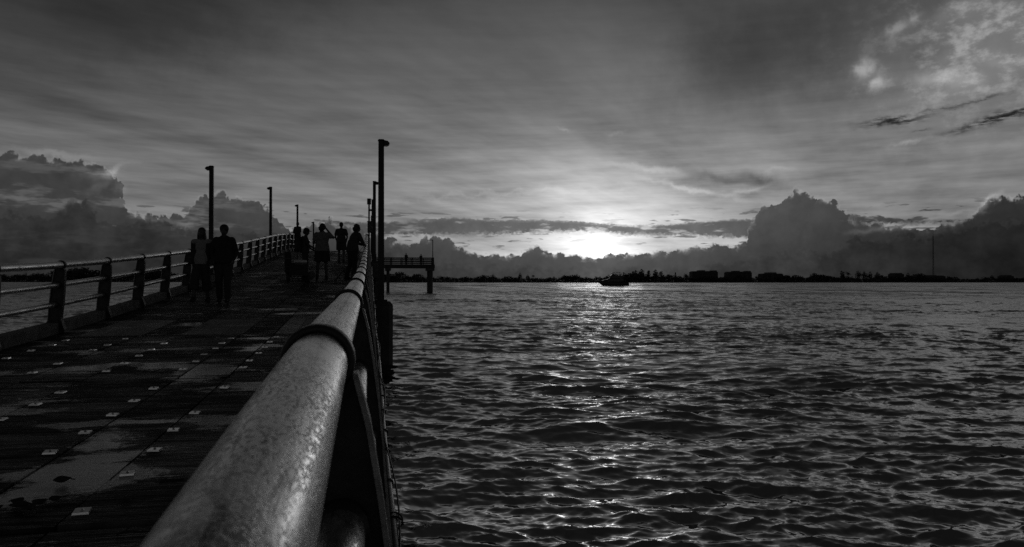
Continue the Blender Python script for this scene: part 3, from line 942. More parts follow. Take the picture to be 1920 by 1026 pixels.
# ------------------------------------------------------------------ motor yacht
def build_boat():
    x, y, _ = bay(px_across(1149, 285), 285)
    o = thing('motor_yacht', 'dark silhouetted motor yacht with flybridge cruising left on the open water', 'boat', (x, y, 0), -R(YAW))
    o.scale = (1, 1, 1.12)
    def part(nm, mb, m, par=None, smooth=False):
        ob = bpy.data.objects.new(nm, mb.mesh(nm, m, smooth)); COL.objects.link(ob); ob.parent = par or o
        return ob
    # hull from bow (-x) to stern (+x)
    st = [(-6.0, .04, 1.75, 1.70), (-5.4, .55, 1.72, .9), (-4.4, 1.15, 1.66, .15), (-2.8, 1.62, 1.55, -.25), (0, 1.85, 1.40, -.35), (3, 1.85, 1.28, -.35), (5.2, 1.75, 1.22, -.3), (5.9, 1.7, .9, -.3)]
    vs, fs = [], []
    for X, hw, sh, kl in st:
        vs += [(X, -hw, sh), (X + .12, -hw * .86, (sh + kl) * .45), (X + .2, 0, kl), (X + .12, hw * .86, (sh + kl) * .45), (X, hw, sh)]
    n = 5
    for i in range(len(st) - 1):
        for j in range(4):
            fs.append((i * n + j, i * n + j + 1, (i + 1) * n + j + 1, (i + 1) * n + j))
        fs.append((i * n + 4, i * n, (i + 1) * n, (i + 1) * n + 4))
    fs.append((0, 1, 2, 3, 4)); fs.append(tuple(range((len(st) - 1) * n, len(st) * n))[::-1])
    hull = part('hull', MB().raw(vs, fs), M['gelcoat'])
    part('rub_rail', MB().tube([(s_[0], -s_[1] - .03, s_[2] - .18) for s_ in st[:-1]], .06, 6), M['pole'], hull)
    for k in range(3):
        part('porthole', MB().ball((-2.6 + k * 1.5, -1.68 - .03 * k, .95), (.35, .06, .13), 10, 6), M['dark_glass'], hull)
    def side(poly, hw, hw2=None):
        hw2 = hw2 or hw
        return MB().prism(poly, lambda u, v: (u, -hw, v), lambda u, v: (u, hw, v))
    part('foredeck', side([(-4.9, 1.6), (-2.3, 2.25), (-1.6, 2.35), (-1.6, 1.5)], 1.0), M['gelcoat'])
    cab = part('cabin', side([(-2.6, 1.5), (-1.2, 2.75), (-.7, 2.95), (3.6, 2.95), (4.1, 1.5)], 1.45), M['gelcoat'])
    part('side_window', side([(-1.65, 2.15), (-1.0, 2.65), (2.4, 2.62), (2.9, 2.2)], 1.47), M['dark_glass'], cab)
    fb = part('flybridge', side([(-1.4, 2.9), (-1.7, 3.25), (-.9, 3.5), (3.2, 3.42), (4.6, 3.15), (4.4, 2.95)], 1.35), M['gelcoat'])
    part('windscreen', MB().raw([(-.95, -1.2, 3.48), (-.95, 1.2, 3.48), (-.35, 1.1, 3.95), (-.35, -1.1, 3.95)], [(0, 1, 2, 3)]), M['dark_glass'], fb)
    part('seat', side([(1.4, 3.4), (1.3, 3.9), (1.55, 3.92), (1.8, 3.5)], .9), M['gelcoat'], fb)
    part('hardtop', side([(-.6, 4.5), (-.3, 4.62), (2.6, 4.66), (3.0, 4.52)], 1.3), M['gelcoat'])
    for X, t in ((-.3, .5), (1.0, .35), (2.7, -.4)):
        for sy in (-1, 1):
            part('top_post', MB().tube([(X - t * .3, sy * 1.15, 3.4), (X + t * .3, sy * 1.15, 4.55)], .05, 6), M['pole'])
    arch = part('radar_arch', side([(3.2, 3.2), (3.9, 4.35), (4.35, 4.4), (4.35, 4.2), (4.05, 4.1), (3.75, 3.2)], 1.3), M['gelcoat'])
    part('radar_dome', MB().ball((4.1, 0, 4.5), (.32, .32, .14), 10, 6), M['gelcoat'], arch)
    part('aerial', MB().tube([(-1.5, .8, 3.2), (-1.7, .8, 4.3)], .02, 5), M['pole'])
    part('aft_rail', MB().tube([(4.3, -1.5, 3.1), (4.35, -1.5, 3.8), (5.0, -1.5, 3.75), (5.3, -1.55, 1.3)], .04, 6), M['pole'])
    part('swim_platform', MB().box((6.25, 0, .35), (.9, 3.1, .14)), M['gelcoat'])
    part('bow_rail', MB().tube([(-5.9, 0, 2.35), (-5.0, -.8, 2.3), (-3.0, -1.5, 2.2), (-1.8, -1.6, 2.1)], .025, 5), M['pole'])
build_boat()


# ------------------------------------------------------------------ the pier
RX, LX = -.09, -4.53              # centre lines of the two top rails
pier = thing('pier', 'long pier rising as a ramp, with dark plank deck and low kerbs', 'pier', (-2.3, 0, 0))

def strip(x0, x1, y0, y1, top=0.0, thick=.06, dz=0.0, n=None, tilt=0.0):
    """a slab that follows the ramp between y0 and y1"""
    mb = MB()
    n = n or max(1, int(math.ceil((y1 - y0) / 1.0)))
    vs, fs = [], []
    for i in range(n + 1):
        y = y0 + (y1 - y0) * i / n
        z = deck_z(y) + top + dz
        vs += [(x0, y, z - tilt), (x1, y, z + tilt), (x1, y, z - thick), (x0, y, z - thick)]
    for i in range(n):
        a, c = i * 4, i * 4 + 4
        for j in range(4):
            j2 = (j + 1) % 4
            fs.append((a + j, c + j, c + j2, a + j2))
    fs.append((0, 1, 2, 3)); e = n * 4
    fs.append((e + 3, e + 2, e + 1, e))
    return mb.raw(vs, fs)

_pm = MB()
_pm.box((0, 0, .006), (.074, .074, .010), taper=.93)
_pm.ball((0, 0, .012), (.010, .010, .007), 8, 4)
plate_mesh = _pm.mesh('bolt_plate', M['bolt_plate'])

PLANK = [(-4.14, -3.30), (-2.74, -1.87), (-1.39, -.50)]        # timber mats, bolted down along both edges
PLATE = [(-4.52, -4.15), (-3.29, -2.75), (-1.86, -1.40), (-.49, -.115)]   # smooth strips between
joints = [-3.6, .0, 3.72, 7.95, 11.80, 13.95, 15.75, 18.0, 20.1, 22.3, 24.4, 26.6, 28.8, 31.0, 33.2, 35.4, 37.6, 39.8, 42.0, 44.2, 46.4, 48.6, 52.0]
bolt_y = [-.6 + .565 * k for k in range(22)]
rb = random.Random(3)
for si, (a, c) in enumerate(zip(joints[:-1], joints[1:])):
    gap = .075 if c in (3.72, 7.95) else .02
    y0, y1 = a + .012, c - gap
    pale = a in (11.80,)
    for (x0, x1) in PLANK:
        if pale:
            w = (x1 - x0) / 3
            for k in range(3):
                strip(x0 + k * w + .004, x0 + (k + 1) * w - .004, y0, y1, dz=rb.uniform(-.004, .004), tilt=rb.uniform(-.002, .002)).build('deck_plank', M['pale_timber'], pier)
            continue
        far_mat = M['timber']
        if a >= 11.8 or a < -1:
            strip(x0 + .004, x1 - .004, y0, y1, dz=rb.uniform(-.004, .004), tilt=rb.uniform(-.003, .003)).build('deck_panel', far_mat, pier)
            continue
        # near at hand the mats show their cross planks
        cuts, yy = [y0], y0
        while yy < y1 - .42:
            yy += rb.uniform(.27, .36)
            cuts.append(yy)
        cuts.append(y1)
        planks = []
        for c0, c1 in zip(cuts[:-1], cuts[1:]):
            e0, e1 = rb.uniform(0, .010), rb.uniform(0, .010)
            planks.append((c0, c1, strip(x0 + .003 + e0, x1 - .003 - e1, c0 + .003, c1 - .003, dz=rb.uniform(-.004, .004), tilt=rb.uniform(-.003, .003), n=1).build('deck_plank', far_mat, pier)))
        for by in bolt_y:
            p = next((q for c0, c1, q in planks if c0 <= by < c1), None)
            if p and y0 + .05 < by < y1 - .05 and by < 11.7:
                for bx in (x0 + .065, x1 - .065):
                    if rb.random() < .05:
                        continue
                    yy = by + rb.uniform(-.05, .05)
                    o = put('bolt_plate', plate_mesh, p, (bx + 2.3 + rb.uniform(-.02, .02), yy, deck_z(yy) + .004),
                            (math.atan(deck_slope(yy)) + rb.uniform(-.03, .05), rb.uniform(-.03, .03), rb.uniform(-.15, .15)))
    for (x0, x1) in PLATE:
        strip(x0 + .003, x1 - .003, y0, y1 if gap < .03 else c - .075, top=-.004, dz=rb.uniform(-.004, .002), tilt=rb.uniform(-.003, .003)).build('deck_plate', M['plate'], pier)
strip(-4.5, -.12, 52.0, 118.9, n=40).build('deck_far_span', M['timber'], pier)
strip(-4.5, -.12, -4, 118.8, top=-.10, thick=.10, n=90).build('sub_deck', M['dark_timber'], pier)

# kerbs, cast in lengths; edge beams; crossheads and piles
for sx, (xa, xb) in (('l', (LX - .20, LX - .01)), ('r', (RX + .01, RX + .18))):
    y = -3.5
    while y < 60:
        strip(xa, xb, y + .006, y + 3.994, top=.15, thick=.42, dz=rb.uniform(-.004, .004)).build('kerb', M['concrete'], pier, bevel=.012)
        y += 4.0
    strip(xa + .02, xb - .03, 60, 118.8, top=.15, thick=.42, n=30).build('kerb', M['concrete'], pier)
for xa in (-4.5, -3.1, -1.7, -.35):
    strip(xa, xa + .22, -4, 118.8, top=-.21, thick=.36, n=70).build('beam', M['wet_concrete'], pier)
for k in range(9):
    y = 9.75 + 14.72 * k
    zt = deck_z(y) - .58
    MB().box((-2.3, y, zt - .2), (4.5, .6, .4)).build('crosshead', M['wet_concrete'], pier, bevel=.02)
    for xx in (-4.0, -.55):
        MB().tube([(xx, y, zt - .41), (xx, y, -3)], .24, 14).build('pile', M['wet_concrete'], pier, smooth=False)


# ------------------------------------------------------------------ railings
# post outline, seen along the pier: u outward from the rail's centre, v above the deck
OUT = [(.03, 1.03), (.062, .99), (.085, .90), (.108, .76), (.132, .58), (.150, .40), (.160, .25), (.166, .155)]
INN = [(-.03, .965), (-.052, .93), (-.050, .80), (-.042, .62), (-.030, .44), (-.012, .28), (.0, .155)]
TUBE_Z, TUBE_R = 1.015, .054

def railing_meshes(sg):
    """meshes of one post about the rail's foot; sg=+1 for the right-hand railing"""
    def at(yoff):
        return lambda u, v: (sg * u, yoff, v)
    poly = OUT + INN[::-1]
    web = MB().prism(poly, at(-.012), at(.012))
    fl_o, fl_i = MB(), MB()
    def flange(mb, pts, nx, w=.036):
        for (p, q) in zip(pts[:-1], pts[1:]):
            a, c = Vector(p), Vector(q)
            n = Vector((c.y - a.y, -(c.x - a.x))).normalized() * nx * .010
            mb.prism([tuple(a), tuple(c), tuple(c + n), tuple(a + n)], at(-w), at(w))
    flange(fl_o, OUT[1:], -1)
    flange(fl_i, INN, 1)
    # strap collar round the top tube
    col = MB()
    n = 28
    vs, fs = [], []
    for k in range(n):
        w = 2 * math.pi * k / n
        for rr, yy in ((TUBE_R + .001, -.034), (TUBE_R + .010, -.032), (TUBE_R + .013, -.022), (TUBE_R + .013, .022), (TUBE_R + .010, .032), (TUBE_R + .001, .034)):
            vs.append((rr * math.cos(w) * sg, yy, TUBE_Z + rr * math.sin(w)))
    for k in range(n):
        k2 = (k + 1) % n
        for j in range(6):
            j2 = (j + 1) % 6
            fs.append((k * 6 + j, k2 * 6 + j, k2 * 6 + j2, k * 6 + j2))
    col.raw(vs, fs)
    # foot clasping the kerb's inner face
    foot = MB().prism([(.015, .24), (-.014, .235), (-.022, .18), (-.045, .11), (-.062, .05), (-.066, .004), (.008, .004), (.008, .156), (.015, .158)], at(-.05), at(.05))
    base = MB().box((sg * .085, 0, .162), (.165, .16, .018))
    for yy in (-.06, .06):
        for uu in (.03, .14):
            base.tube([(sg * uu, yy, .17), (sg * uu, yy, .19)], .011, 6)
    cl = []
    for uu, zz, rr in RAILS[1:]:
        c = MB()
        c.tube([(sg * uu, -.05, zz), (sg * uu, .05, zz)], rr + .008, 14)
        cl.append(c.mesh('clamp', M['post'], True))
    return [('post', web.mesh('post', M['post'])), ('outer_flange', fl_o.mesh('outer_flange', M['post_edge'])), ('inner_flange', fl_i.mesh('inner_flange', M['post'])),
            ('collar', col.mesh('collar', M['post'], True)), ('foot', foot.mesh('foot', M['post'])), ('base_plate', base.mesh('base_plate', M['post']))] + [('clamp', m) for m in cl]

RAILS = [(0.0, TUBE_Z, TUBE_R), (.042, .715, .043), (.080, .42, .043)]

def railing(label, xc, sg, first, count, y_lo, y_hi):
    o = thing('pier_railing', label, 'railing', (xc, 0, 0))
    for nm, (u, v, r) in zip(('top_rail', 'middle_rail', 'lower_rail'), RAILS):
        ys = np.concatenate([np.arange(y_lo, 20, .35), np.arange(20, y_hi + .1, .9)])
        MB().tube([(xc + sg * u, y, deck_z(y) + v) for y in ys], r, 32 if nm == 'top_rail' else 20).build(nm, M['rail'], o, smooth=True)
    ms = railing_meshes(sg)
    for k in range(count):
        y = first + 2.035 * k
        p = put('post', ms[0][1], o, (0, y, deck_z(y)))
        for nm, me in ms[1:]:
            if y > 40 and nm in ('base_plate', 'clamp'):
                continue
            put(nm, me, p)
    return o

railing('tubular metal railing down the left side of the pier, beside the couple', LX, -1, 12.28 - 2.035 * 5, 27, .2, 62)
railing('large tubular metal railing in the foreground along the right edge of the pier', RX, 1, 1.41, 30, .12, 62)

# conduit clipped along the outside of the right-hand kerb
cd = thing('conduit_pipe', 'thin pale pipe clipped along the outer edge of the right railing', 'pipe', (.115, 0, 0))
def cz(y): return deck_z(y) + .015 + .012 * math.sin(y * 1.3)
MB().tube([(.115 + .008 * math.sin(y * .9), y, cz(y)) for y in np.arange(1.2, 46, .3)], .016, 10).build('pipe', M['conduit'], cd, smooth=True)
MB().tube([(.125 + .02 * math.sin(y * 2.1), y, cz(y) + .022 + .01 * math.sin(y * 3.3)) for y in np.arange(1.2, 30, .12)], .005, 6).build('cable', M['cable'], cd, smooth=True)
for k in range(24):
    y = 1.6 + k * .62 + rb.uniform(-.08, .08)
    MB().tube([(.115, y - .012, cz(y)), (.115, y + .012, cz(y))], .0215, 10).build('pipe_clip', M['cable'], cd)
MB().tube([(.118 + .035 * math.cos(w), 3.35 + .01 * w, cz(3.35) + .035 + .035 * math.sin(w)) for w in np.arange(0, 10.5, .35)], .004, 6).build('cable_coil', M['cable'], cd, smooth=True)


# ------------------------------------------------------------------ lamps on their piles
def lamp_post(label, x, y, top_rel, sg, base_z=None, head='side', w=.145):
    z0 = base_z if base_z is not None else deck_z(y)
    top = CAMZ + top_rel
    o = thing('lamp_post', label, 'lamp post', (x, y, z0), 0)
    p = MB().box((x, y, (z0 + top) / 2), (w, w, top - z0 - .02), taper=.86).build('pole', M['pole'], o, bevel=.012)
    MB().box((x, y, z0 + .02), (w * 1.9, w * 1.9, .04)).build('base_plate', M['pole'], o)
    MB().box((x, y, top + .005), (w * 1.05, w * 1.05, .03), taper=.7).build('pole_cap', M['pole'], o)
    if head == 'side':
        MB().box((x + sg * .055, y, top - .065), (.05, .07, .06)).build('bracket', M['pole'], o)
        h = MB().prism([(.06, -.125), (.165, -.11), (.19, -.072), (.145, -.02), (.06, -.005)],
                       lambda u, v: (x + sg * u, y - .10, top + v), lambda u, v: (x + sg * u, y + .10, top + v)).build('lamp_housing', M['pole'], o, bevel=.01)
        MB().box((x + sg * .105, y, top - .121), (.07, .14, .012)).build('lens', M['lens'], h)
    else:                              # long arm
        MB().tube([(x, y, top - .06), (x + sg * .45, y, top - .05)], .05, 8).build('bracket', M['pole'], o)
        h = MB().box((x + sg * .62, y, top - .06), (.5, .24, .09), taper=.8).build('lamp_housing', M['pole'], o, bevel=.01)
        MB().box((x + sg * .62, y, top - .112), (.38, .18, .012)).build('lens', M['lens'], h)
    return o

def pile(label, x, y, top, w=.40):
    o = thing('concrete_pile', label, 'pile', (x, y, 0))
    h = w / 2
    c = w * .18
    octo = [(-h + c, -h), (h - c, -h), (h, -h + c), (h, h - c), (h - c, h), (-h + c, h), (-h, h - c), (-h, -h + c)]
    MB().prism(octo, lambda u, v: (x + u, y + v, -2.5), lambda u, v: (x + u, y + v, top - .08)).build('shaft', M['wet_concrete'], o, bevel=.015)
    MB().prism(octo, lambda u, v: (x + u, y + v, top - .079), lambda u, v: (x + u * .72, y + v * .72, top)).build('chamfered_cap', M['wet_concrete'], o)
    return o

right_words = ['tall lamp post nearest the camera, standing on a pile beside the right railing', 'second lamp post along the right railing, with box at its foot',
               'third lamp post along the right railing, carrying a control box', 'farthest lamp post along the right railing, above the crest']
for k, (y, tr) in enumerate(((17.06, 3.17), (31.9, 4.18), (46.7, 5.00), (61.5, 5.28))):
    xx = .275 if k == 0 else .235
    zb = 1.38 if k == 0 else deck_z(y) - .1
    lamp_post(right_words[k], xx, y, tr, 1, zb + .002)
    pile(['thick concrete pile in the water carrying the nearest lamp post', 'concrete pile under the second right-hand lamp post',
          'concrete pile under the third right-hand lamp post', 'concrete pile under the farthest right-hand lamp post'][k], xx + .035 if k == 0 else .275, y, zb, .46 if k == 0 else .40)
left_words = ['lamp post rising behind the couple at the left railing', 'second lamp post along the left railing, right of the couple',
              'third lamp post along the left railing, behind the far standing figure', 'farthest and smallest lamp post of the left railing']
for k, (y, tr) in enumerate(((25.14, 3.65), (39.8, 4.80), (54.4, 5.36), (70.0, 5.36))):
    lamp_post(left_words[k], -4.92, y, tr, -1, deck_z(y) - .1)
    pile(['concrete pile under the lamp post behind the couple', 'concrete pile under the second left-hand lamp post', 'concrete pile under the third left-hand lamp post',
          'concrete pile under the farthest left-hand lamp post'][k], -4.98, y, deck_z(y) - .102)

# electrical gear on the right-hand lamps
def power_box(label, x, y, z, w, d, h, tails):
    o = thing('electrical_box', label, 'box', (x, y, z))
    c = MB().box((x, y, z + h / 2), (w, d, h)).build('cabinet', M['box'], o, bevel=.015)
    MB().box((x, y - d / 2 - .008, z + h / 2), (w * .86, .016, h * .9)).build('door', M['box'], c)
    MB().box((x, y - .02, z + h + .015), (w * 1.1, d * 1.15, .03)).build('rain_hood', M['box'], o)
    MB().tube([(x + w * .3, y - d / 2 - .02, z + h * .5), (x + w * .3, y - d / 2 - .05, z + h * .5)], .02, 8).build('latch', M['post_edge'], c)
    for k, (dx, ln) in enumerate(tails):
        MB().tube([(x + dx, y, z), (x + dx, y, z - ln * .4), (x + dx - .06, y, z - ln * .75), (x + dx - .2, y, z - ln)], .035, 8).build('conduit', M['cable'], o, smooth=True)
    return o
power_box('dark electrical box with hanging conduits at the second right-hand lamp', .20, 31.55, 1.84 + .12, .36, .26, .66, ((.08, .95), (-.06, .9)))
MB_ = power_box('narrow dark control box fixed high on the third right-hand lamp post', .10, 46.5, 1.84 + 2.95, .34, .24, .68, ())
o = thing('signal_mast', 'thin pole with stubby fittings beside the third right-hand lamp', 'pole', (.02, 40.2, deck_z(40.2)))
MB().tube([(.02, 40.2, deck_z(40.2)), (.02, 40.2, CAMZ + 4.2)], .045, 8).build('pole', M['pole'], o)
MB().tube([(.02, 40.2, CAMZ + 4.05), (.02, 40.2, CAMZ + 4.36)], .11, 10).build('lantern', M['pole'], o)
MB().box((.09, 40.2, CAMZ + 3.75), (.14, .1, .1)).build('bracket', M['pole'], o)


# ------------------------------------------------------------------ pier head reaching out to the right
def build_pier_head():
    x0, x1, y0, y1 = -.2, 10.25, 119.0, 123.4
    zd = CAMZ + 2.62
    o = thing('side_pier', 'distant side arm of the pier on two piles, with board railing', 'pier', (5, 121, 0))
    nb = 52
    MB().box(((x0 + x1) / 2, (y0 + y1) / 2, zd - .05), (x1 - x0, y1 - y0, .1)).build('deck', M['dark_timber'], o)
    for yy in (y0 - .08, y1 + .08):
        MB().box(((x0 + x1) / 2, yy, zd - .28), (x1 - x0 + .2, .14, .56)).build('edge_beam', M['dark_timber'], o)
    for yy in (y0 + 1.2, y0 + 3.0):
        MB().box(((x0 + x1) / 2, yy, zd - .33), (x1 - x0, .3, .44)).build('joist', M['dark_timber'], o)
    for px_, w in ((3.05, .42), (9.75, .66)):
        MB().box((px_, (y0 + y1) / 2, zd - .78), (w + .42, y1 - y0 + .5, .44)).build('pile_cap', M['wet_concrete'], o, bevel=.03)
        for yy in (y0 + .35, y1 - .35):
            MB().tube([(px_, yy, -2.5), (px_, yy, zd - 1.0)], w / 2, 14).build('pile', M['wet_concrete'], o)
    def fence(a, c, n, name='rail_post'):
        a, c = Vector(a), Vector(c)
        dirv = (c - a).normalized()
        ang = Matrix.Rotation(math.atan2(dirv.y, dirv.x), 3, 'Z')
        mid = (a + c) / 2
        ln = (c - a).length
        for zz, hh, tt in ((1.06, .10, .16), (.80, .10, .05), (.52, .11, .05), (.24, .10, .05)):
            MB().box((mid.x, mid.y, zd + zz), (ln, tt, hh), rot=ang).build('rail_board', M['dark_timber'], o)
        for k in range(n + 1):
            p = a + (c - a) * k / n
            MB().box((p.x, p.y + .0, zd + .51), (.12, .11, 1.02)).build(name, M['dark_timber'], o)
    fence((x0 + .4, y0 + .06, 0), (x1 - .06, y0 + .06, 0), 6)
    fence((x0 + .4, y1 - .06, 0), (x1 - .06, y1 - .06, 0), 6)
    fence((x1 - .06, y0 + .15, 0), (x1 - .06, y1 - .15, 0), 3)
    lamp_post('small lamp post with long arm at the tip of the pier head', x1 - .2, y0 + .3, (527 - 449) / 1400 * 118, -1, zd, 'arm', .13)
    return zd
HEAD_Z = build_pier_head()


# ------------------------------------------------------------------ people
def fused(name, mb, voxel, mtl, smooth_it=4):
    """one continuous skin over overlapping closed shapes"""
    me = mb.mesh('tmp')
    ob = bpy.data.objects.new('tmp', me)
    COL.objects.link(ob)
    md = ob.modifiers.new('remesh', 'REMESH')
    md.mode, md.voxel_size, md.use_smooth_shade = 'VOXEL', voxel, True
    sm = ob.modifiers.new('smooth', 'SMOOTH')
    sm.factor, sm.iterations = .5, smooth_it
    dg = bpy.context.evaluated_depsgraph_get()
    new = bpy.data.meshes.new_from_object(ob.evaluated_get(dg))
    new.name = name
    bpy.data.objects.remove(ob)
    bpy.data.meshes.remove(me)
    new.materials.clear()
    new.materials.append(mtl)
    new.polygons.foreach_set('use_smooth', [True] * len(new.polygons))
    return new

def limb(mb, a, b_, ra, rb_, flat=(1, 1), n=12, cut=False):
    """tapered limb with round ends; flat scales x and y of the section"""
    a, b_ = Vector(a), Vector(b_)
    t = (b_ - a).normalized()
    up = Vector((0, 1, 0)) if abs(t.y) < .8 else Vector((0, 0, 1))
    s = t.cross(up).normalized()
    w = s.cross(t).normalized()
    rings = [(a - t * ra * .9, ra * .42), (a - t * ra * .55, ra * .83), (a, ra), (a.lerp(b_, .33), ra * .67 + rb_ * .33), (a.lerp(b_, .66), ra * .33 + rb_ * .67), (b_, rb_), (b_ + t * rb_ * .55, rb_ * .83), (b_ + t * rb_ * .9, rb_ * .42)]
    if cut:                                                        # cloth ends in a hem
        rings = rings[:-2] + [(b_ + t * .01, rb_ * .97)]
    vs, fs = [], []
    for c, r in rings:
        for k in range(n):
            q = 2 * math.pi * k / n
            d = (s * math.cos(q) + w * math.sin(q)) * r
            vs.append((c.x + d.x * flat[0], c.y + d.y * flat[1], c.z + d.z))
    m = len(rings)
    for i in range(m - 1):
        for k in range(n):
            k2 = (k + 1) % n
            fs.append((i * n + k, i * n + k2, (i + 1) * n + k2, (i + 1) * n + k))
    fs.append(tuple(range(n))[::-1]); fs.append(tuple(range((m - 1) * n, m * n)))
    mb.raw(vs, fs)

BASE = dict(pelvis=(0, 0, .95), waist=(0, 0, 1.09), chest=(0, 0, 1.27), neck=(0, 0, 1.44), head=(0, .015, 1.60))
SIDE = dict(sh=(.165, 0, 1.385), el=(.225, -.03, 1.11), wr=(.235, .03, .86), hip=(.085, 0, .91), kn=(.095, .02, .50), an=(.095, -.02, .085))

def person(label, loc, rz, H=1.72, pose=None, fat=1.0, voxel=.013, top='dark_cloth', bottom='black_cloth', sleeve='long', legs='long', hair='short', hat=None, extra=None, group=None, skirt=False):
    pose = pose or {}
    J = dict(BASE)
    for sg, sd in ((-1, 'L'), (1, 'R')):
        for k, v in SIDE.items():
            J[k + sd] = (v[0] * sg, v[1], v[2])
    J.update({k: v for k, v in pose.items() if k in J})
    V = {k: Vector(v) for k, v in J.items()}
    o = thing('person', label, 'person', loc, rz, group)
    sc = H / 1.72
    o.scale = (sc, sc, sc)

    def torso(mb, g=0.0):
        limb(mb, V['pelvis'], V['waist'], (.150 + g) * fat, (.130 + g) * fat, (1, .74))
        limb(mb, V['waist'], V['chest'], (.130 + g) * fat, (.158 + g) * fat, (1, .68))
        limb(mb, V['chest'], V['chest'].lerp(V['neck'], .62), (.155 + g) * fat, (.10 + g) * fat, (1, .68))
        for s in 'LR':
            limb(mb, V['chest'].lerp(V['neck'], .70), V['sh' + s], .062 + g, .062 + g)
            limb(mb, V['chest'], V['sh' + s], .10 + g, .058 + g, (1, .8))

    body = MB()
    torso(body)
    limb(body, V['neck'] - Vector((0, 0, .05)), V['head'] - Vector((0, 0, .04)), .058, .052)
    for s, sg in (('L', -1), ('R', 1)):
        limb(body, V['sh' + s], V['el' + s], .052 * fat, .040)
        limb(body, V['el' + s], V['wr' + s], .041, .028)
        limb(body, V['pelvis'], V['hip' + s], .12 * fat, .095 * fat)
        limb(body, V['hip' + s], V['kn' + s], .088 * fat, .058)
        limb(body, V['kn' + s].lerp(V['an' + s], .22), V['an' + s], .060, .040)
        limb(body, V['kn' + s], V['kn' + s].lerp(V['an' + s], .3), .055, .058)
        # hand: palm, four unequal fingers bent at the knuckle, thumb from the side
        w = V['wr' + s]
        d = (w - V['el' + s]).normalized()
        f = Vector(pose.get('palm' + s, (0, 1, 0)))
        f = (f - d * f.dot(d)).normalized()
        side = d.cross(f).normalized()
        palm = w + d * .055
        limb(body, w, palm, .026, .030, (1, 1))
        for i, (off, ln) in enumerate(((-.026, .062), (-.009, .074), (.009, .070), (.026, .055))):
            k0 = palm + f * off * 1.0 + d * .02
            k1 = k0 + d * ln * .55 - side * sg * .006
            k2 = k1 + (d * .75 - side * sg * .6).normalized() * ln * .5
            limb(body, k0, k1, .0095, .0088, n=6)
            limb(body, k1, k2, .0088, .0075, n=6)
        t0 = w + d * .03 + f * .022
        t1 = t0 + (d * .55 + f * .75).normalized() * .034
        limb(body, t0, t1, .012, .010, n=6)
        limb(body, t1, t1 + d * .028, .010, .008, n=6)
    # head: skull, jaw, nose, brow, ears
    yaw = Matrix.Rotation(R(pose.get('turn', 0)), 3, 'Z') @ Matrix.Rotation(R(pose.get('nod', 0)), 3, 'X')
    hc = V['head']
    def hp(x, y, z):
        return hc + yaw @ Vector((x, y, z))
    hm = MB()
    hm.ball((0, -.008, .030), (.076, .094, .088), 16, 12)
    hm.ball((0, .012, -.030), (.061, .076, .080), 14, 10)
    hm.ball((0, .055, -.082), (.030, .026, .022), 10, 8)
    hm.ball((0, .094, -.018), (.013, .020, .024), 8, 6)
    hm.ball((0, .078, .028), (.050, .020, .012), 8, 6)
    hm.ball((0, .080, -.056), (.024, .016, .008), 8, 6)
    for sg in (-1, 1):
        hm.ball((.078 * sg, -.005, -.008), (.010, .020, .030), 8, 6)
    body.raw([hp(*p) for p in hm.v], hm.f)
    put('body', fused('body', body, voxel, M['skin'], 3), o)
    # clothes
    tm = MB()
    torso(tm, .016)
    hem = V['pelvis'] - Vector((0, 0, .07 if not skirt else .0))
    limb(tm, V['waist'], hem, .150 * fat + .02, .176 * fat + .02, (1, .78), cut=True)
    for s in 'LR':
        e = V['el' + s]
        if sleeve == 'long':
            limb(tm, V['sh' + s], e, .070 * fat, .056)
            limb(tm, e, e.lerp(V['wr' + s], .90), .056, .042)
        elif sleeve == 'short':
            limb(tm, V['sh' + s], V['sh' + s].lerp(e, .72), .072 * fat, .072, cut=True)
        else:
            limb(tm, V['sh' + s], V['sh' + s].lerp(e, .1), .066, .06)
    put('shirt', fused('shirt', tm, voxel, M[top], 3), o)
    bm = MB()
    limb(bm, V['waist'] - Vector((0, 0, .06)), V['pelvis'], .150 * fat, .165 * fat, (1, .76))
    for s in 'LR':
        k, a = V['kn' + s], V['an' + s]
        limb(bm, V['pelvis'], V['hip' + s], .135 * fat, .118 * fat)
        if legs == 'wide':
            limb(bm, V['hip' + s], k, .110 * fat, .100)
            limb(bm, k, k.lerp(a, .52), .100, .112, cut=True)
        elif legs == 'long':
            limb(bm, V['hip' + s], k, .108 * fat, .082)
            limb(bm, k, k.lerp(a, .97), .080, .068, cut=True)
        else:
            limb(bm, V['hip' + s], V['hip' + s].lerp(k, .86), .114 * fat, .112 * fat, cut=True)
    put('trousers' if legs != 'short' else 'shorts', fused('trousers', bm, voxel, M[bottom], 3), o)
    for s in 'LR':
        a, k = V['an' + s], V['kn' + s]
        fd = Vector((pose.get('foot' + s, (0, 1))[0], pose.get('foot' + s, (0, 1))[1], 0)).normalized()
        sh = MB()
        g = a.z - .085
        heel = Vector((a.x, a.y, .04 + g)) - fd * .035
        toe = Vector((a.x, a.y, .034 + g)) + fd * .165
        limb(sh, a + Vector((0, 0, .01)), heel, .050, .042)
        limb(sh, heel, toe, .043, .036)
        limb(sh, a, toe - fd * .06, .046, .038)
        put('shoe', fused('shoe', sh, .011, M['black_cloth'], 2), o)
    # hair
    hr = MB()
    hr.ball((0, -.022, .045), (.088, .096, .092), 14, 10)
    hr.ball((0, -.055, -.005), (.080, .066, .085), 12, 8)
    if hair == 'long':
        hr.ball((0, -.075, -.10), (.092, .055, .15), 12, 8)
        for sg in (-1, 1):
            hr.ball((.075 * sg, -.01, -.10), (.026, .05, .15), 10, 8)
    if hair == 'bushy':
        hr.ball((0, -.02, .05), (.102, .11, .098), 14, 10)
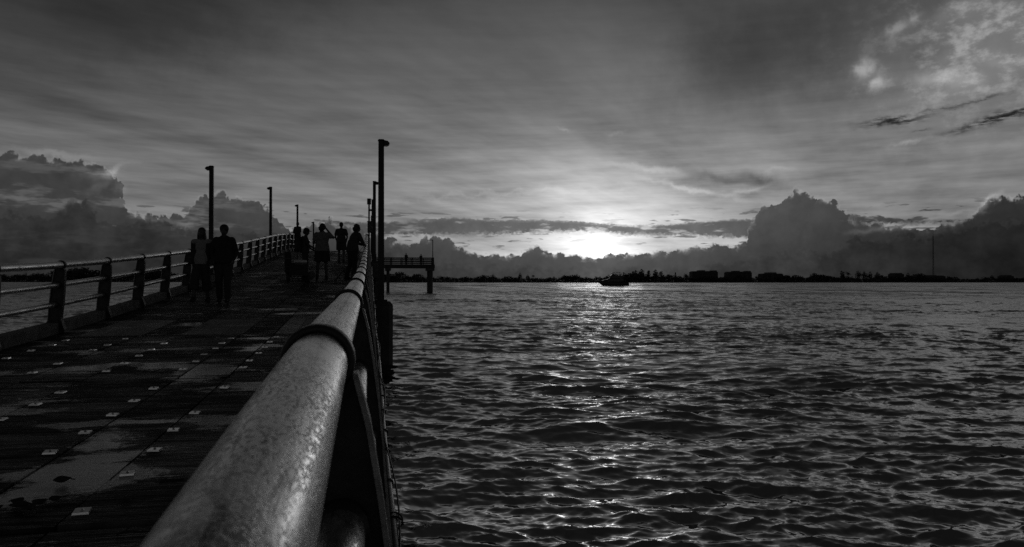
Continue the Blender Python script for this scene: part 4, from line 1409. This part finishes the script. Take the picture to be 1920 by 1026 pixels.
    if hair == 'curly':
        rs = np.random.default_rng(4)
        for _ in range(46):
            v = Vector((rs.normal(), rs.normal() - .5, rs.normal() + .1)).normalized()
            hr.ball((v.x * .095, -.03 + v.y * .10, .0 + v.z * .115), .034, 8, 6)
    hm2 = MB().raw([hp(*p) for p in hr.v], hr.f)
    put('hair', fused('hair', hm2, .012, M['hair'], 2), o)
    if hat == 'cap':
        c = MB()
        c.ball((0, -.012, .062), (.092, .104, .082), 14, 10)
        c.ball((0, .10, .052), (.068, .080, .012), 12, 6)
        put('cap', fused('cap', MB().raw([hp(*p) for p in c.v], c.f), .011, M['black_cloth'], 1), o)
    if hat == 'hood':
        c = MB()
        c.ball((0, -.085, -.16), (.10, .06, .07), 12, 8)
        c.ball((.0, -.05, -.15), (.125, .085, .045), 12, 8)
        put('hood', fused('hood', MB().raw([hp(*p) for p in c.v], c.f), .012, M[top], 2), o)
    if extra: extra(o, V, hp)
    return o

def on_deck(x, y): return (x, y, deck_z(y) + .004)

# the couple coming down the ramp
def vest(o, V, hp):
    mb = MB()
    for s, sg in (('L', -1), ('R', 1)):
        limb(mb, V['sh' + s] + Vector((-.03 * sg, 0, .0)), V['waist'] + Vector((.10 * sg, 0, -.16)), .075, .085, (1, .95))
        limb(mb, V['sh' + s], V['el' + s], .074, .060)
        limb(mb, V['el' + s], V['el' + s].lerp(V['wr' + s], .92), .060, .046)
    put('cardigan', fused('cardigan', mb, .014, M['black_cloth'], 3), o)
    bag = MB()
    limb(bag, V['wrL'] + Vector((-.05, .02, .04)), V['wrL'] + Vector((-.05, .0, -.12)), .07, .085, (.6, 1.1))
    put('handbag', fused('handbag', bag, .012, M['black_cloth'], 2), o)

step1 = dict(knL=(-.12, .05, .51), anL=(-.135, -.06, .085), knR=(.115, .12, .52), anR=(.12, .20, .085), wrL=(-.30, .06, .86), elL=(-.25, -.04, 1.11), elR=(.20, -.06, 1.11), wrR=(.17, .06, .88))
person('person in pale blouse, dark cardigan and wide cropped trousers, walking with companion', on_deck(-3.58, 17.28), R(176), 1.62, dict(step1, turn=-8), top='pale_cloth', bottom='dark_cloth', sleeve='none', legs='wide', hair='long', extra=vest, fat=.95)
step2 = dict(knL=(-.10, .09, .52), anL=(-.10, .12, .085), knR=(.10, .03, .50), anR=(.10, -.06, .085), elL=(-.26, -.05, 1.12), wrL=(-.20, .08, .93), elR=(.27, -.05, 1.12), wrR=(.21, .09, .93))
person('person in dark hooded top and loose dark trousers, walking beside pale blouse', on_deck(-3.10, 17.20), R(178), 1.68, step2, top='black_cloth', bottom='dark_cloth', hat='hood', hair='bushy', fat=1.2)

# by the wagon, in profile, cap and pack
def pack(o, V, hp):
    mb = MB()
    limb(mb, V['chest'] + Vector((0, -.20, .08)), V['waist'] + Vector((0, -.20, -.04)), .13, .15, (1, .75))
    put('backpack', fused('backpack', mb, .014, M['black_cloth'], 3), o)
    st = MB()
    for sg in (-1, 1):
        st.tube([V['chest'] + Vector((.11 * sg, -.12, .16)), V['chest'] + Vector((.12 * sg, .06, .15)), V['chest'] + Vector((.13 * sg, .10, -.02)), V['waist'] + Vector((.13 * sg, -.10, 0))], .018, 6)
    put('strap', st.mesh('strap', M['black_cloth']), o)
person('person in cap with backpack standing side-on beside the loaded wagon', on_deck(-1.98, 24.45), R(-78), 1.62,
       dict(elL=(-.22, .08, 1.12), wrL=(-.16, .28, 1.0), elR=(.21, .10, 1.13), wrR=(.15, .30, 1.04), head=(0, .05, 1.59), neck=(0, .02, 1.44), nod=-12), hat='cap', legs='long', sleeve='short', top='dark_cloth', bottom='dark_cloth', extra=pack)

# from behind, arm raised to the ear
person('person from behind in grey T-shirt and black shorts, elbow raised', on_deck(-1.44, 24.3), R(6), 1.76,
       dict(elR=(.34, .03, 1.30), wrR=(.15, .10, 1.55), palmR=(0, 1, 0), elL=(-.26, .03, 1.14), wrL=(-.14, .20, 1.14), knL=(-.12, .01, .50), anL=(-.15, 0, .085), knR=(.12, .01, .5), anR=(.13, 0, .085)),
       fat=1.22, top='grey_cloth', bottom='black_cloth', sleeve='short', legs='short', hair='curly')

# walking on up the ramp
person('person in dark shirt and shorts walking away up the ramp, bare calves', on_deck(-1.15, 32.8), R(-4), 1.76,
       dict(knL=(-.10, .10, .52), anL=(-.10, .10, .085), knR=(.10, .0, .50), anR=(.10, -.14, .11), elL=(-.25, .02, 1.12), wrL=(-.2, .16, .95), elR=(.25, -.04, 1.12), wrR=(.2, .10, .94)),
       fat=1.1, top='dark_cloth', bottom='dark_cloth', sleeve='short', legs='short')

# leaning on the right-hand rail, looking out over the water
person('curly-haired person in dark jacket leaning on the right railing', on_deck(-.50, 24.3), R(-66), 1.76,
       dict(chest=(0, .07, 1.27), neck=(0, .12, 1.44), head=(0, .16, 1.60), shL=(-.17, .12, 1.38), shR=(.17, .12, 1.38), elL=(-.22, .24, 1.16), wrL=(-.06, .36, 1.09), elR=(.22, .24, 1.16), wrR=(.06, .36, 1.09),
            knL=(-.10, -.03, .50), anL=(-.12, -.16, .085), knR=(.10, .03, .5), anR=(.10, -.02, .085)),
       fat=1.3, top='dark_cloth', bottom='black_cloth', hair='curly')

# far off at the left-hand rail
person('small distant person standing at the far bend of the left railing', on_deck(-4.15, 46.0), R(150), 1.72,
       dict(elL=(-.24, .06, 1.13), wrL=(-.1, .2, 1.05), elR=(.24, .06, 1.13), wrR=(.1, .2, 1.05)), fat=1.15, voxel=.018)

# on the pier head
for lab, x, y, h, rz in (('person leaning at the pier head railing, left of its middle', 5.85, 119.45, 1.78, 20), ('person at the pier head railing nearest its lamp', 8.20, 119.45, 1.66, -30),
                         ('short person by the pier head railing close to the main pier', 2.30, 119.6, 1.30, 60)):
    person(lab, (x, y, HEAD_Z + .004), R(180 + rz), h, dict(elL=(-.24, .1, 1.13), wrL=(-.14, .28, 1.08), elR=(.24, .1, 1.13), wrR=(.14, .28, 1.08)), fat=1.25, voxel=.022, hair='short')


# ------------------------------------------------------------------ wagon, cool box, bags
def build_wagon():
    x, y = -2.13, 23.75
    z = deck_z(y)
    o = thing('beach_wagon', 'loaded folding hand wagon standing on the ramp by the capped person', 'wagon', (x, y, z), R(8))
    o.rotation_euler[0] = math.atan(deck_slope(y))
    def part(nm, mb, m, par=None, smooth=False, bevel=0):
        ob = bpy.data.objects.new(nm, mb.mesh(nm, m, smooth)); COL.objects.link(ob); ob.parent = par or o
        if bevel:
            md = ob.modifiers.new('b', 'BEVEL'); md.width = bevel; md.segments = 2
        return ob
    tub = MB()
    W, D, z0, z1, t = .52, .90, .20, .52, .02
    for c, s in (((0, 0, z0 + .01), (W, D, .02)), ((-W / 2, 0, (z0 + z1) / 2), (t, D, z1 - z0)), ((W / 2, 0, (z0 + z1) / 2), (t, D, z1 - z0)),
                 ((0, -D / 2, (z0 + z1) / 2), (W + .018, t, z1 - z0 + .003)), ((0, D / 2, (z0 + z1) / 2), (W + .018, t, z1 - z0 + .003))):
        tub.box(c, s)
    tb = part('tub', tub, M['dark_cloth'])
    part('tub_rim', MB().tube([(-W / 2, -D / 2, z1), (W / 2, -D / 2, z1), (W / 2, D / 2, z1), (-W / 2, D / 2, z1), (-W / 2, -D / 2, z1)], .016, 8), M['pole'], tb)
    fr = MB()
    for sx in (-1, 1):
        fr.tube([(sx * .24, -.42, .18), (sx * .24, .42, .18)], .014, 8)
    for yy in (-.36, .36):
        fr.tube([(-.31, yy, .11), (.31, yy, .11)], .012, 8)
        for sx in (-1, 1):
            fr.tube([(sx * .22, yy, .11), (sx * .24, yy, .2)], .012, 8)
    part('frame', fr, M['pole'])
    for sx in (-1, 1):
        for yy in (-.36, .36):
            w = MB()
            n = 20
            prof = [(.055, -.03), (.10, -.04), (.113, -.02), (.113, .02), (.10, .04), (.055, .03)]
            vs, fs = [], []
            for k in range(n):
                q = 2 * math.pi * k / n
                for r, u in prof:
                    vs.append((sx * .29 + u, yy + r * math.cos(q), .113 + r * math.sin(q)))
            m = len(prof)
            for k in range(n):
                for j in range(m):
                    fs.append((k * m + j, ((k + 1) % n) * m + j, ((k + 1) % n) * m + (j + 1) % m, k * m + (j + 1) % m))
            wh = part('wheel', w.raw(vs, fs), M['rubber'], None, True)
            part('hub', MB().tube([(sx * .29 - .034, yy, .113), (sx * .29 + .034, yy, .113)], .054, 14), M['pole'], wh)
    part('handle', MB().tube([(0, .43, .22), (0, .50, .55), (.0, .52, .86)], .013, 8), M['pole'])
    part('grip', MB().tube([(.085 * math.sin(q), .52, .93 + .06 * math.cos(q)) for q in np.linspace(0, 6.283, 17)], .017, 8, caps=False), M['rubber'])
    def lay(name, lab, cat, dx, dy, dz):
        c, s = math.cos(R(8)), math.sin(R(8))
        return thing(name, lab, cat, (x + dx * c - dy * s, y + dx * s + dy * c, z + dz + dy * deck_slope(y)), R(8))
    cb = lay('cool_box', 'pale-lidded cool box packed inside the wagon', 'cool box', .08, .08, .235)
    b1 = bpy.data.objects.new('box_body', MB().box((0, 0, .16), (.34, .48, .32), taper=1.03).mesh('box_body', M['grey_cloth'])); COL.objects.link(b1); b1.parent = cb
    md = b1.modifiers.new('b', 'BEVEL'); md.width = .02; md.segments = 2
    b2 = bpy.data.objects.new('lid', MB().box((0, 0, .362), (.37, .52, .08), taper=.94).mesh('lid', M['white_plastic'])); COL.objects.link(b2); b2.parent = cb
    md = b2.modifiers.new('b', 'BEVEL'); md.width = .018; md.segments = 2
    b3 = bpy.data.objects.new('carry_handle', MB().tube([(-.18, -.15, .22), (-.20, -.15, .30), (-.20, .15, .30), (-.18, .15, .22)], .011, 6).mesh('carry_handle', M['pole'])); COL.objects.link(b3); b3.parent = cb
    rs = lay('rolled_bag', 'dark rolled bag propped upright at the left end of the wagon', 'bag', -.30, -.30, .20)
    mb = MB()
    limb(mb, (0, 0, .12), (-.01, .02, .62), .105, .10)
    r = put('roll', fused('roll', mb, .012, M['black_cloth'], 2), rs)
    for zz in (.25, .5):
        put('tie', MB().tube([(.115 * math.cos(q), .115 * math.sin(q) + .01, zz) for q in np.linspace(0, 6.283, 17)], .009, 6, caps=False).mesh('tie', M['grey_cloth']), rs)
build_wagon()

def build_plastic_bag():
    x, y = -1.72, 23.9
    o = thing('plastic_bag', 'crumpled grey carrier bag on the deck between wagon and T-shirt person', 'bag', on_deck(x, y))
    mb, rs = MB(), np.random.default_rng(2)
    for _ in range(12):
        mb.ball((rs.uniform(-.07, .07), rs.uniform(-.05, .05), .10 + rs.uniform(-.03, .12)), (rs.uniform(.05, .09), rs.uniform(.05, .08), rs.uniform(.08, .12)), 8, 6)
    put('sack', fused('sack', mb, .012, M['grey_cloth'], 1), o)
    put('loop_handle', MB().tube([(-.05, 0, .26), (-.03, 0, .36), (.03, 0, .36), (.05, 0, .26)], .01, 6).mesh('loop_handle', M['grey_cloth']), o)
build_plastic_bag()

def build_rod():
    a = Vector((-1.02, 23.6, deck_z(23.6) + .01))
    c = Vector((-.16, 24.9, deck_z(24.9) + 1.05))
    o = thing('fishing_rod', 'fishing rod propped slantwise from the deck against the right railing', 'fishing rod', a)
    d = (c - a)
    far = d * 1.6
    p = lambda t: tuple(a + far * t)
    MB().tube([p(0), p(.18)], .018, 8).build('grip', M['rubber'], o)
    MB().tube([p(.17), p(.5), p(1)], [.009, .007, .003], 6).build('blank', M['pole'], o)
    MB().ball(tuple(Vector(p(.2)) + Vector((0, -.04, -.05))), (.035, .05, .05), 10, 8).build('reel', M['pole'], o)
    for t in (.4, .6, .8):
        MB().tube([tuple(Vector(p(t)) + Vector((0, .012 * math.cos(q), .012 * math.sin(q) - .018))) for q in np.linspace(0, 6.283, 9)], .003, 5, caps=False).build('line_guide', M['pole'], o)
build_rod()


# ------------------------------------------------------------------ litter on the near deck
def curl_leaf(label, x, y, s, rz, curl=1.0, group=None):
    o = thing('dead_leaf', label, 'leaf', (x, y, deck_z(y) + .003), rz, group)
    n, m = 9, 5
    vs, fs = [], []
    for i in range(n):
        t = i / (n - 1)
        w = .38 * math.sin(math.pi * t ** .8) * s + .004
        for j in range(m):
            u = (j / (m - 1) - .5) * 2
            vs.append(((t - .5) * s, u * w, s * .30 * curl * (t - .5) ** 2 * 2 + abs(u) ** 1.6 * s * .22 * curl * math.sin(math.pi * t) + .004))
    for i in range(n - 1):
        for j in range(m - 1):
            fs.append((i * m + j, (i + 1) * m + j, (i + 1) * m + j + 1, i * m + j + 1))
    me = MB().raw(vs, fs).mesh('blade', M['litter'], True)
    bl = put('blade', me, o)
    md = bl.modifiers.new('s', 'SOLIDIFY'); md.thickness = .0025
    put('stalk', MB().tube([(.45 * s, 0, .15 * s * curl), (.62 * s, .03 * s, .01), (.75 * s, .02 * s, .008)], .003, 5).mesh('stalk', M['litter']), o)

def twig(label, x, y, s, rz, seed):
    o = thing('twig', label, 'twig', (x, y, deck_z(y) + .006), rz)
    rs = np.random.default_rng(seed)
    pts = [Vector((t * s, rs.normal() * .05 * s, abs(rs.normal()) * .03 * s)) for t in np.linspace(-.5, .5, 6)]
    put('stem', MB().tube(pts, [.006, .006, .005, .005, .004, .003], 6).mesh('stem', M['litter'], True), o)
    for k in (1, 3, 4):
        e = pts[k] + Vector((.12 * s, rs.choice([-1, 1]) * .16 * s, .06 * s))
        put('side_shoot', MB().tube([pts[k], pts[k].lerp(e, .6) + Vector((0, 0, .02 * s)), e], [.004, .003, .002], 5).mesh('side_shoot', M['litter'], True), o)

curl_leaf('curled dead leaf lying alone on the bright wet strip', -1.62, 4.42, .085, .5, 1.4)
for k, (x, y, s, a) in enumerate(((-1.66, 4.02, .09, .2), (-1.58, 4.05, .08, 1.4), (-1.70, 4.08, .07, 2.6), (-1.60, 3.97, .075, -.6), (-1.53, 4.10, .065, .9), (-1.75, 3.99, .06, 2.0))):
    curl_leaf('dead leaf in the small heap near the deck joint', x, y, s, a, 1.0 + .2 * (k % 3), 'heap of dead leaves')
twig('forked twig on the grooved boards beside the foreground rail', -1.05, 4.35, .12, .3, 1)
twig('dark twig on the near boards by the bottom edge of the view', -1.0, 3.55, .16, .1, 2)
twig('short twig lying at the left end of the near deck joint', -1.98, 3.83, .15, 1.0, 3)
twig('bent twig near a bolt plate on the near boards', -.93, 3.20, .14, -.3, 4)
curl_leaf('dead leaf stuck beside a raised bolt plate on grooved boards', -1.18, 4.00, .07, 1.1, .8)
